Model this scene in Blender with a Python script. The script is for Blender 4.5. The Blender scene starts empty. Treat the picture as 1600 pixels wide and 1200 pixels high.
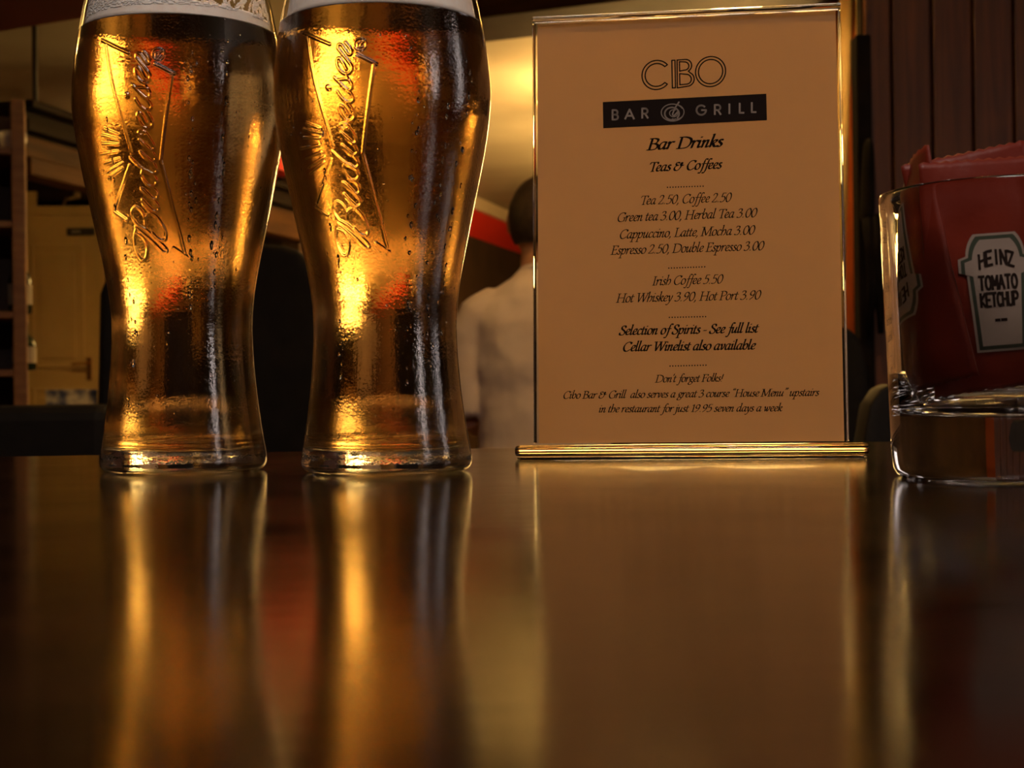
import bpy, bmesh, math, random
import numpy as np
from mathutils import Vector, Matrix, noise

random.seed(7)
C = bpy.context.scene
COL = C.collection
PI = math.pi

# ------------------------------------------------------------------ camera
F = 2300.0                       # focal length in pixels of a 1600 x 1200 frame
RHO = math.radians(0.7)          # the camera sits a little rolled on the table
PIT = 10.0 / F
TZ = 0.75                        # table top
CAM = Vector((0, 0, TZ + 0.0315))
fw = Vector((0, math.cos(PIT), math.sin(PIT)))
u0 = Vector((0, -math.sin(PIT), math.cos(PIT)))
r0 = Vector((1, 0, 0))
RT = r0 * math.cos(RHO) - u0 * math.sin(RHO)
UP = r0 * math.sin(RHO) + u0 * math.cos(RHO)
cd = bpy.data.cameras.new('camera')
cam = bpy.data.objects.new('camera', cd)
COL.objects.link(cam)
m = Matrix.Identity(4)
for i in range(3):
    m[i][0], m[i][1], m[i][2], m[i][3] = RT[i], UP[i], -fw[i], CAM[i]
cam.matrix_world = m
cd.sensor_fit = 'HORIZONTAL'
cd.sensor_width = 36.0
cd.lens = 36.0 * F / 1600.0
cd.clip_start = 0.01
cd.dof.use_dof = True
cd.dof.focus_distance = 0.62
cd.dof.aperture_fstop = 26.0
C.camera = cam


def at(px, py, d):
    """a point at depth d seen at photo pixel (px, py)"""
    return CAM + fw * d + RT * ((px - 800) / F * d) + UP * ((600 - py) / F * d)


def ray(px, py):
    return fw + RT * ((px - 800) / F) + UP * ((600 - py) / F)


def on_z(px, py, z):
    r = ray(px, py)
    return CAM + r * ((z - CAM.z) / r.z)


# ------------------------------------------------------------------ world, exposure, daylight
C.view_settings.view_transform = 'Standard'
C.view_settings.look = 'None'
C.view_settings.gamma = 1.0
C.view_settings.exposure = 0.0
C.view_settings.use_curve_mapping = False
C.cycles.max_bounces = 20
C.cycles.transmission_bounces = 20
C.cycles.glossy_bounces = 8
C.cycles.diffuse_bounces = 4
C.cycles.transparent_max_bounces = 16
C.cycles.sample_clamp_indirect = 30.0
C.cycles.blur_glossy = 0.3
C.cycles.use_denoising = True
W = bpy.data.worlds.new('world')
C.world = W
W.use_nodes = True
bg = W.node_tree.nodes['Background']
bg.inputs[0].default_value = (0.55, 0.70, 1.0, 1)
bg.inputs[1].default_value = 0.35


def area(name, loc, aim, sx, sy, power, col):
    l = bpy.data.lights.new(name, 'AREA')
    l.shape = 'RECTANGLE'
    l.size, l.size_y, l.energy, l.color = sx, sy, power, col
    o = bpy.data.objects.new(name, l)
    COL.objects.link(o)
    o.location = loc
    o.rotation_euler = (Vector(aim) - Vector(loc)).to_track_quat('-Z', 'Y').to_euler()
    return o


# daylight through the two narrow windows in the right wall
DAY = (1.0, 0.80, 0.70)
area('daylight', (2.49, 0.75, 1.50), (0.1, 0.65, 0.9), 0.26, 1.14, 2.5, DAY)
area('daylight', (2.49, -0.90, 1.50), (0.0, 0.65, 0.9), 0.26, 1.14, 4.0, DAY)


area('daylight', (0.05, -0.45, 2.335), (0.05, -0.25, 0.0), 0.86, 0.56, 24.0, (1.0, 0.79, 0.68))  # light of the added rooflight, for the foam fronts


def point(name, loc, power, col, r=0.03):
    l = bpy.data.lights.new(name, 'POINT')
    l.energy, l.color, l.shadow_soft_size = power, col, r
    o = bpy.data.objects.new(name, l)
    COL.objects.link(o)
    o.location = loc
    return o


WARM = (1.0, 0.47, 0.12)

# ------------------------------------------------------------------ materials


def mat(name, col=(0.5, 0.5, 0.5), rough=0.5, **kw):
    mm = bpy.data.materials.new(name)
    mm.use_nodes = True
    b = mm.node_tree.nodes['Principled BSDF']
    b.inputs['Base Color'].default_value = (*col, 1)
    b.inputs['Roughness'].default_value = rough
    for k, v in kw.items():
        b.inputs[k.replace('_', ' ')].default_value = v
    return mm


def nodes(mm):
    return mm.node_tree.nodes, mm.node_tree.links, mm.node_tree.nodes['Principled BSDF']


def noisy(mm, scale, c1, c2, stretch=(1, 1, 1), detail=6, bump=0.0, bscale=None, lo=0.35, hi=0.7):
    """mottle the base colour between two colours and optionally roughen the surface"""
    n, l, b = nodes(mm)
    tc = n.new('ShaderNodeTexCoord')
    mp = n.new('ShaderNodeMapping')
    mp.inputs['Scale'].default_value = stretch
    t = n.new('ShaderNodeTexNoise')
    t.inputs['Scale'].default_value = scale
    t.inputs['Detail'].default_value = detail
    r = n.new('ShaderNodeValToRGB')
    r.color_ramp.elements[0].position = lo
    r.color_ramp.elements[1].position = hi
    r.color_ramp.elements[0].color = (*c1, 1)
    r.color_ramp.elements[1].color = (*c2, 1)
    l.new(tc.outputs['Object'], mp.inputs[0])
    l.new(mp.outputs[0], t.inputs['Vector'])
    l.new(t.outputs['Fac'], r.inputs[0])
    l.new(r.outputs[0], b.inputs['Base Color'])
    if bump:
        t2 = n.new('ShaderNodeTexNoise')
        t2.inputs['Scale'].default_value = bscale or scale * 4
        t2.inputs['Detail'].default_value = 4
        l.new(mp.outputs[0], t2.inputs['Vector'])
        bp = n.new('ShaderNodeBump')
        bp.inputs['Strength'].default_value = bump
        bp.inputs['Distance'].default_value = 0.002
        l.new(t2.outputs['Fac'], bp.inputs['Height'])
        l.new(bp.outputs[0], b.inputs['Normal'])
    return mm


M = {}
M['plaster_cream'] = noisy(mat('plaster_cream', rough=0.8), 3, (0.62, 0.52, 0.36), (0.70, 0.60, 0.44), bump=0.15, bscale=60)
M['ceiling'] = noisy(mat('ceiling_paint', rough=0.9), 2, (0.36, 0.32, 0.23), (0.42, 0.38, 0.28))
M['plaster_dark'] = noisy(mat('plaster_dark', rough=0.8), 3, (0.05, 0.025, 0.012), (0.08, 0.04, 0.02))
M['red_paint'] = noisy(mat('red_paint', rough=0.5), 3, (0.66, 0.022, 0.010), (0.74, 0.035, 0.014))
M['maroon_paint'] = noisy(mat('maroon_paint', rough=0.6), 3, (0.10, 0.016, 0.012), (0.14, 0.02, 0.015))
M['orange_paint'] = noisy(mat('orange_paint', rough=0.6), 3, (0.50, 0.10, 0.012), (0.58, 0.13, 0.02))
M['floor'] = noisy(mat('floor_wood', rough=0.45), 3, (0.05, 0.022, 0.009), (0.10, 0.045, 0.018), stretch=(1, 14, 1))
M['beam'] = noisy(mat('beam_wood', rough=0.7, Specular_IOR_Level=0.1), 3, (0.025, 0.010, 0.004), (0.06, 0.024, 0.008), stretch=(1, 1, 10))
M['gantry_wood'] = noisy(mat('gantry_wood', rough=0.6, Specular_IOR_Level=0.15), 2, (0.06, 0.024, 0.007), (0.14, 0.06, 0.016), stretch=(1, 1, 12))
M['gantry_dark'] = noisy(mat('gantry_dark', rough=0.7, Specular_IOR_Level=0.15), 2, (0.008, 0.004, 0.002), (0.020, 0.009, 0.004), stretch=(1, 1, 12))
M['shelf_wood'] = noisy(mat('shelf_wood', rough=0.5), 4, (0.22, 0.09, 0.025), (0.34, 0.15, 0.045), stretch=(2, 2, 12))
M['shelf_dark'] = noisy(mat('shelf_dark', rough=0.6), 4, (0.05, 0.025, 0.012), (0.09, 0.045, 0.02), stretch=(2, 12, 2))
M['door_paint'] = noisy(mat('door_paint', rough=0.45), 3, (0.46, 0.34, 0.13), (0.54, 0.41, 0.17))
M['sign_black'] = mat('sign_black', (0.012, 0.011, 0.010), 0.4)
M['sign_grey'] = mat('sign_grey', (0.35, 0.33, 0.28), 0.5)
M['brass'] = mat('brass', (0.75, 0.45, 0.14), 0.25, Metallic=1.0)
M['black_leather'] = noisy(mat('black_leather', rough=0.7, Specular_IOR_Level=0.2), 30, (0.005, 0.004, 0.0035), (0.009, 0.007, 0.006), bump=0.2, bscale=250)
M['dark_metal'] = mat('dark_metal', (0.02, 0.018, 0.016), 0.4)
M['cream_cloth'] = noisy(mat('cream_cloth', rough=0.85), 14, (0.46, 0.33, 0.14), (0.52, 0.39, 0.18), bump=0.2, bscale=300)
M['coat'] = noisy(mat('coat_cloth', rough=0.9, Specular_IOR_Level=0.1), 14, (0.008, 0.006, 0.005), (0.016, 0.012, 0.010), bump=0.3, bscale=300)
M['crockery'] = mat('crockery', (0.80, 0.76, 0.68), 0.2)
M['blue_box'] = noisy(mat('blue_box', rough=0.5), 12, (0.03, 0.05, 0.16), (0.40, 0.40, 0.42), lo=0.45, hi=0.62)
M['bottle_glass'] = mat('bottle_glass', (0.02, 0.035, 0.012), 0.08)
M['bottle_label'] = mat('bottle_label', (0.55, 0.48, 0.34), 0.6)
M['lamp_metal'] = mat('lamp_metal', (0.55, 0.45, 0.25), 0.35, Metallic=0.7)
M['window_paint'] = mat('window_paint', (0.75, 0.73, 0.68), 0.4)
M['skin'] = noisy(mat('skin', rough=0.5), 20, (0.42, 0.20, 0.12), (0.50, 0.25, 0.15))
M['shirt'] = noisy(mat('shirt_cotton', rough=0.85), 9, (0.68, 0.56, 0.54), (0.76, 0.65, 0.63), bump=0.12, bscale=120)
M['hair'] = noisy(mat('hair', rough=0.6), 60, (0.022, 0.012, 0.008), (0.05, 0.028, 0.016), bump=0.4, bscale=200)
M['trousers'] = mat('trousers', (0.018, 0.016, 0.018), 0.8)
M['shoe'] = mat('shoe_leather', (0.012, 0.010, 0.009), 0.35)
M['foam'] = noisy(mat('foam', rough=0.75), 260, (0.90, 0.80, 0.71), (0.97, 0.89, 0.81), bump=0.05, bscale=700)
M['foam'].node_tree.nodes['Principled BSDF'].inputs['Subsurface Weight'].default_value = 1.0
M['foam'].node_tree.nodes['Principled BSDF'].inputs['Subsurface Scale'].default_value = 1.0
M['foam'].node_tree.nodes['Principled BSDF'].inputs['Subsurface Radius'].default_value = (0.0008, 0.0007, 0.0006)
M['ink'] = mat('ink', (0.014, 0.008, 0.006), 0.8, Specular_IOR_Level=0.1)


def emis(name, col, s):
    mm = mat(name, (0, 0, 0), 0.5)
    b = mm.node_tree.nodes['Principled BSDF']
    b.inputs['Emission Color'].default_value = (*col, 1)
    b.inputs['Emission Strength'].default_value = s
    return mm


M['bulb'] = emis('bulb_glow', (1.0, 0.56, 0.16), 600.0)
M['shade_glass'] = emis('shade_glow', (1.0, 0.60, 0.17), 15.0)   # glowing bowls of the added pendants
M['bulb_small'] = emis('small_bulb_glow', (1.0, 0.60, 0.22), 60.0)


def glass_mat(name, ior=1.5, wet=False):
    mm = mat(name, (1, 1, 1), 0.0, IOR=ior)
    n, l, b = nodes(mm)
    b.inputs['Transmission Weight'].default_value = 1.0
    if wet:                                   # a film of condensation: misty patches and tiny droplets
        tc = n.new('ShaderNodeTexCoord')
        t = n.new('ShaderNodeTexNoise')
        t.inputs['Scale'].default_value = 34
        t.inputs['Detail'].default_value = 5
        l.new(tc.outputs['Object'], t.inputs['Vector'])
        r = n.new('ShaderNodeMapRange')
        r.inputs['From Min'].default_value = 0.35
        r.inputs['From Max'].default_value = 0.70
        r.inputs['To Min'].default_value = 0.03
        r.inputs['To Max'].default_value = 0.13
        l.new(t.outputs['Fac'], r.inputs[0])
        l.new(r.outputs[0], b.inputs['Roughness'])
        v = n.new('ShaderNodeTexVoronoi')
        v.inputs['Scale'].default_value = 900
        l.new(tc.outputs['Object'], v.inputs['Vector'])
        v2 = n.new('ShaderNodeTexNoise')
        v2.inputs['Scale'].default_value = 160
        v2.inputs['Detail'].default_value = 3
        l.new(tc.outputs['Object'], v2.inputs['Vector'])
        ad = n.new('ShaderNodeMath')
        ad.operation = 'ADD'
        l.new(v.outputs['Distance'], ad.inputs[0])
        l.new(v2.outputs['Fac'], ad.inputs[1])
        bp = n.new('ShaderNodeBump')
        bp.inputs['Strength'].default_value = 0.06
        bp.inputs['Distance'].default_value = 0.0005
        l.new(ad.outputs[0], bp.inputs['Height'])
        l.new(bp.outputs[0], b.inputs['Normal'])
    return mm


M['pint_glass'] = glass_mat('pint_glass', 1.5, True)
M['tumbler_glass'] = glass_mat('tumbler_glass')
M['water'] = glass_mat('water', 1.33)
M['acrylic'] = glass_mat('acrylic', 1.49)
M['acrylic_bar'] = glass_mat('acrylic_bar', 1.49)
M['acrylic_bar'].node_tree.nodes['Principled BSDF'].inputs['Base Color'].default_value = (0.80, 0.62, 0.46, 1)

# beer: clear liquid that soaks up blue and some green
mm = glass_mat('beer', 1.345)
M['beer'] = mm
n, l, b = nodes(mm)
va = n.new('ShaderNodeVolumeAbsorption')
va.inputs['Color'].default_value = (0.955, 0.66, 0.0, 1)
va.inputs['Density'].default_value = 25.0
l.new(va.outputs[0], n['Material Output'].inputs['Volume'])

# thin clear sheet: lets light straight through and mirrors a little by angle
mm = bpy.data.materials.new('acrylic_sheet')
mm.use_nodes = True
n, l = mm.node_tree.nodes, mm.node_tree.links
n.remove(n['Principled BSDF'])
tr = n.new('ShaderNodeBsdfTransparent')
tr.inputs[0].default_value = (0.95, 0.94, 0.92, 1)
gl = n.new('ShaderNodeBsdfGlossy')
gl.inputs['Roughness'].default_value = 0.03
fr = n.new('ShaderNodeFresnel')
ge = n.new('ShaderNodeNewGeometry')
io = n.new('ShaderNodeMix')                  # the same mirror strength from either side of the sheet
io.inputs[2].default_value = 1.49
io.inputs[3].default_value = 1 / 1.49
l.new(ge.outputs['Backfacing'], io.inputs[0])
l.new(io.outputs[0], fr.inputs['IOR'])
mx = n.new('ShaderNodeMixShader')
l.new(fr.outputs[0], mx.inputs[0])
l.new(tr.outputs[0], mx.inputs[1])
l.new(gl.outputs[0], mx.inputs[2])
l.new(mx.outputs[0], n['Material Output'].inputs['Surface'])
M['sheet'] = mm
M['thin_glass'] = mm.copy()
M['thin_glass'].name = 'thin_glass'
M['thin_glass'].node_tree.nodes['Transparent BSDF'].inputs[0].default_value = (0.985, 0.985, 0.98, 1)

M['wetted_glass'] = M['thin_glass'].copy()    # inner wall where foam wets it: almost no mirror
M['wetted_glass'].name = 'wetted_glass'
for nd_ in M['wetted_glass'].node_tree.nodes:
    if nd_.type == 'MIX':
        nd_.inputs[2].default_value, nd_.inputs[3].default_value = 1.06, 1 / 1.06
for nd_ in M['thin_glass'].node_tree.nodes:
    if nd_.type == 'MIX':
        nd_.inputs[2].default_value, nd_.inputs[3].default_value = 1.33, 1 / 1.33

# paper: lets a little of the room behind glow through
mm = mat('paper', (0.72, 0.60, 0.50), 0.75)
n, l, b = nodes(mm)
t = n.new('ShaderNodeTexNoise')
t.inputs['Scale'].default_value = 22
t.inputs['Detail'].default_value = 5
tc = n.new('ShaderNodeTexCoord')
l.new(tc.outputs['Object'], t.inputs['Vector'])
r = n.new('ShaderNodeValToRGB')
r.color_ramp.elements[0].color = (0.70, 0.52, 0.40, 1)
r.color_ramp.elements[1].color = (0.78, 0.60, 0.47, 1)
l.new(t.outputs['Fac'], r.inputs[0])
l.new(r.outputs[0], b.inputs['Base Color'])
tl = n.new('ShaderNodeBsdfTranslucent')
tl.inputs[0].default_value = (0.88, 0.55, 0.27, 1)
mx = n.new('ShaderNodeMixShader')
mx.inputs[0].default_value = 0.82
l.new(b.outputs[0], mx.inputs[1])
l.new(tl.outputs[0], mx.inputs[2])
l.new(mx.outputs[0], n['Material Output'].inputs['Surface'])
M['paper'] = mm

# table top: dark polished veneer with fine scratches
mm = mat('table_veneer', rough=0.12, IOR=1.34)
M['table'] = mm
n, l, b = nodes(mm)
tc = n.new('ShaderNodeTexCoord')
mp = n.new('ShaderNodeMapping')
mp.inputs['Scale'].default_value = (1.0, 9.0, 1.0)
l.new(tc.outputs['Object'], mp.inputs[0])
t = n.new('ShaderNodeTexNoise')
t.inputs['Scale'].default_value = 5
t.inputs['Detail'].default_value = 8
l.new(mp.outputs[0], t.inputs['Vector'])
r = n.new('ShaderNodeValToRGB')
r.color_ramp.elements[0].color = (0.004, 0.0016, 0.0008, 1)
r.color_ramp.elements[1].color = (0.016, 0.006, 0.0025, 1)
r.color_ramp.elements[0].position = 0.35
r.color_ramp.elements[1].position = 0.7
l.new(t.outputs['Fac'], r.inputs[0])
l.new(r.outputs[0], b.inputs['Base Color'])
t2 = n.new('ShaderNodeTexNoise')
t2.inputs['Scale'].default_value = 12
t2.inputs['Detail'].default_value = 6
l.new(tc.outputs['Object'], t2.inputs['Vector'])
mr = n.new('ShaderNodeMapRange')
mr.inputs['From Min'].default_value = 0.3
mr.inputs['From Max'].default_value = 0.75
mr.inputs['To Min'].default_value = 0.10
mr.inputs['To Max'].default_value = 0.17
l.new(t2.outputs['Fac'], mr.inputs[0])
l.new(mr.outputs[0], b.inputs['Roughness'])
mp3 = n.new('ShaderNodeMapping')
mp3.inputs['Scale'].default_value = (1.0, 6.0, 1.0)
l.new(tc.outputs['Object'], mp3.inputs[0])
t3 = n.new('ShaderNodeTexNoise')
t3.inputs['Scale'].default_value = 45
t3.inputs['Detail'].default_value = 7
l.new(mp3.outputs[0], t3.inputs['Vector'])
bp = n.new('ShaderNodeBump')
bp.inputs['Strength'].default_value = 0.06
bp.inputs['Distance'].default_value = 0.001
l.new(t3.outputs['Fac'], bp.inputs['Height'])
l.new(bp.outputs[0], b.inputs['Normal'])

# pine boards of the partition: grain, knots
mm = mat('pine_boards', rough=0.45)
M['pine'] = mm
n, l, b = nodes(mm)
tc = n.new('ShaderNodeTexCoord')
mp = n.new('ShaderNodeMapping')
mp.inputs['Scale'].default_value = (14.0, 4.0, 0.8)
l.new(tc.outputs['Object'], mp.inputs[0])
t = n.new('ShaderNodeTexNoise')
t.inputs['Scale'].default_value = 4
t.inputs['Detail'].default_value = 7
t.inputs['Distortion'].default_value = 0.6
l.new(mp.outputs[0], t.inputs['Vector'])
r = n.new('ShaderNodeValToRGB')
r.color_ramp.elements[0].color = (0.095, 0.028, 0.007, 1)
r.color_ramp.elements[1].color = (0.19, 0.060, 0.014, 1)
r.color_ramp.elements[0].position = 0.35
r.color_ramp.elements[1].position = 0.7
l.new(t.outputs['Fac'], r.inputs[0])
v = n.new('ShaderNodeTexVoronoi')
v.inputs['Scale'].default_value = 6.5
mp2 = n.new('ShaderNodeMapping')
mp2.inputs['Scale'].default_value = (1.5, 1.0, 0.8)
l.new(tc.outputs['Object'], mp2.inputs[0])
l.new(mp2.outputs[0], v.inputs['Vector'])
kr = n.new('ShaderNodeMapRange')
kr.inputs['From Min'].default_value = 0.03
kr.inputs['From Max'].default_value = 0.13
kr.inputs['To Min'].default_value = 0.25
kr.inputs['To Max'].default_value = 1.0
l.new(v.outputs['Distance'], kr.inputs[0])
mu = n.new('ShaderNodeMix')
mu.data_type = 'RGBA'
mu.blend_type = 'MULTIPLY'
mu.inputs[0].default_value = 1.0
l.new(r.outputs[0], mu.inputs[6])
l.new(kr.outputs[0], mu.inputs[7])
l.new(mu.outputs[2], b.inputs['Base Color'])

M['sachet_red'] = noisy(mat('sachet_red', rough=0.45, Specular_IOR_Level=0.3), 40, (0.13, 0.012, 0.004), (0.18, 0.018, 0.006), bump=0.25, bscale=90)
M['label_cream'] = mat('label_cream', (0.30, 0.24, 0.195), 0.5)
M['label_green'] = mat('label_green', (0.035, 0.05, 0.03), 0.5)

# ------------------------------------------------------------------ mesh helpers


class MB:
    def __init__(s):
        s.v, s.f = [], []

    def add(s, vs, fs):
        k = len(s.v)
        s.v += [tuple(p) for p in vs]
        s.f += [tuple(i + k for i in f) for f in fs]
        return s

    def box(s, a, b):
        x0, y0, z0 = a
        x1, y1, z1 = b
        return s.add([(x0, y0, z0), (x1, y0, z0), (x1, y1, z0), (x0, y1, z0), (x0, y0, z1), (x1, y0, z1), (x1, y1, z1), (x0, y1, z1)],
                     [(3, 2, 1, 0), (4, 5, 6, 7), (0, 1, 5, 4), (1, 2, 6, 5), (2, 3, 7, 6), (3, 0, 4, 7)])

    def hexa(s, p):
        """eight corners: four below, four above, both counter-clockwise from above"""
        return s.add(p, [(3, 2, 1, 0), (4, 5, 6, 7), (0, 1, 5, 4), (1, 2, 6, 5), (2, 3, 7, 6), (3, 0, 4, 7)])

    def lathe(s, prof, n=48, cx=0, cy=0):
        vs = []
        for r, z in prof:
            for i in range(n):
                a = 2 * PI * i / n
                vs.append((cx + r * math.cos(a), cy + r * math.sin(a), z))
        fs = []
        for j in range(len(prof) - 1):
            for i in range(n):
                k = (i + 1) % n
                fs.append((j * n + i, j * n + k, (j + 1) * n + k, (j + 1) * n + i))
        s.add(vs, fs)
        k = len(s.v) - len(vs)
        if prof[0][0] > 1e-6:
            s.f.append(tuple(k + i for i in range(n - 1, -1, -1)))
        if prof[-1][0] > 1e-6:
            s.f.append(tuple(k + (len(prof) - 1) * n + i for i in range(n)))
        return s

    def tube(s, pts, r, n=10, cap=True):
        pts = [Vector(p) for p in pts]
        rs = r if isinstance(r, (list, tuple)) else [r] * len(pts)
        vs, fs = [], []
        ref = Vector((0, 0, 1))
        for i, p in enumerate(pts):
            d = (pts[min(i + 1, len(pts) - 1)] - pts[max(i - 1, 0)]).normalized()
            if i == 0:
                a = d.cross(ref)
                if a.length < 0.2:
                    a = d.cross(Vector((1, 0, 0)))
            else:
                a = a - d * a.dot(d)          # carry the frame along without twisting
            a.normalize()
            bb = d.cross(a)
            for k in range(n):
                t = 2 * PI * k / n
                vs.append(p + (a * math.cos(t) + bb * math.sin(t)) * rs[i])
        for i in range(len(pts) - 1):
            for k in range(n):
                q = (k + 1) % n
                fs.append((i * n + k, i * n + q, (i + 1) * n + q, (i + 1) * n + k))
        if cap:
            fs.append(tuple(range(n)))
            fs.append(tuple((len(pts) - 1) * n + k for k in range(n - 1, -1, -1)))
        return s.add(vs, fs)

    def build(s, name, material, parent=None, smooth=False, bevel=0, seg=2, subd=0):
        me = bpy.data.meshes.new(name)
        me.from_pydata(s.v, [], s.f)
        bm = bmesh.new()
        bm.from_mesh(me)
        bmesh.ops.recalc_face_normals(bm, faces=bm.faces)
        bm.to_mesh(me)
        bm.free()
        me.materials.append(material)
        o = bpy.data.objects.new(name, me)
        COL.objects.link(o)
        if parent:
            o.parent = parent
        if smooth:
            for p in me.polygons:
                p.use_smooth = True
        if bevel:
            q = o.modifiers.new('edge', 'BEVEL')
            q.width, q.segments, q.limit_method = bevel, seg, 'ANGLE'
            q.angle_limit = math.radians(35)
            if smooth:
                q.harden_normals = False
        if subd:
            q = o.modifiers.new('smooth', 'SUBSURF')
            q.levels = q.render_levels = subd
        return o


def tag(o, label=None, cat=None, group=None, kind=None):
    for k, v_ in (('label', label), ('category', cat), ('group', group), ('kind', kind)):
        if v_:
            o[k] = v_
    return o


def empty(name, loc=(0, 0, 0), rz=0.0):
    o = bpy.data.objects.new(name, None)
    COL.objects.link(o)
    o.location = loc
    o.rotation_euler = (0, 0, rz)
    o.empty_display_size = 0.02
    return o


def struct(o, label=None):
    o['kind'] = 'structure'
    if label:
        o['label'] = label
    return o


def copy_tree(o, parent=None):
    c = o.copy()
    COL.objects.link(c)
    if parent:
        c.parent = parent
    for ch in list(o.children):
        copy_tree(ch, c)
    return c


def spline(pts, k=6, closed=False):
    """Catmull-Rom through 2-D points"""
    P = [np.array(p, float) for p in pts]
    if len(P) < 3:
        return P
    if closed:
        P = P[:-1] if np.allclose(P[0], P[-1]) else P
        Q = [P[-1]] + P + [P[0], P[1]]
    else:
        Q = [2 * P[0] - P[1]] + P + [2 * P[-1] - P[-2]]
    out = []
    for i in range(1, len(Q) - 2):
        a, b_, c, d = Q[i - 1:i + 3]
        for j in range(k):
            t = j / k
            out.append(0.5 * (2 * b_ + (c - a) * t + (2 * a - 5 * b_ + 4 * c - d) * t * t + (3 * b_ - a - 3 * c + d) * t ** 3))
    out.append(Q[-2])
    return out


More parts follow.
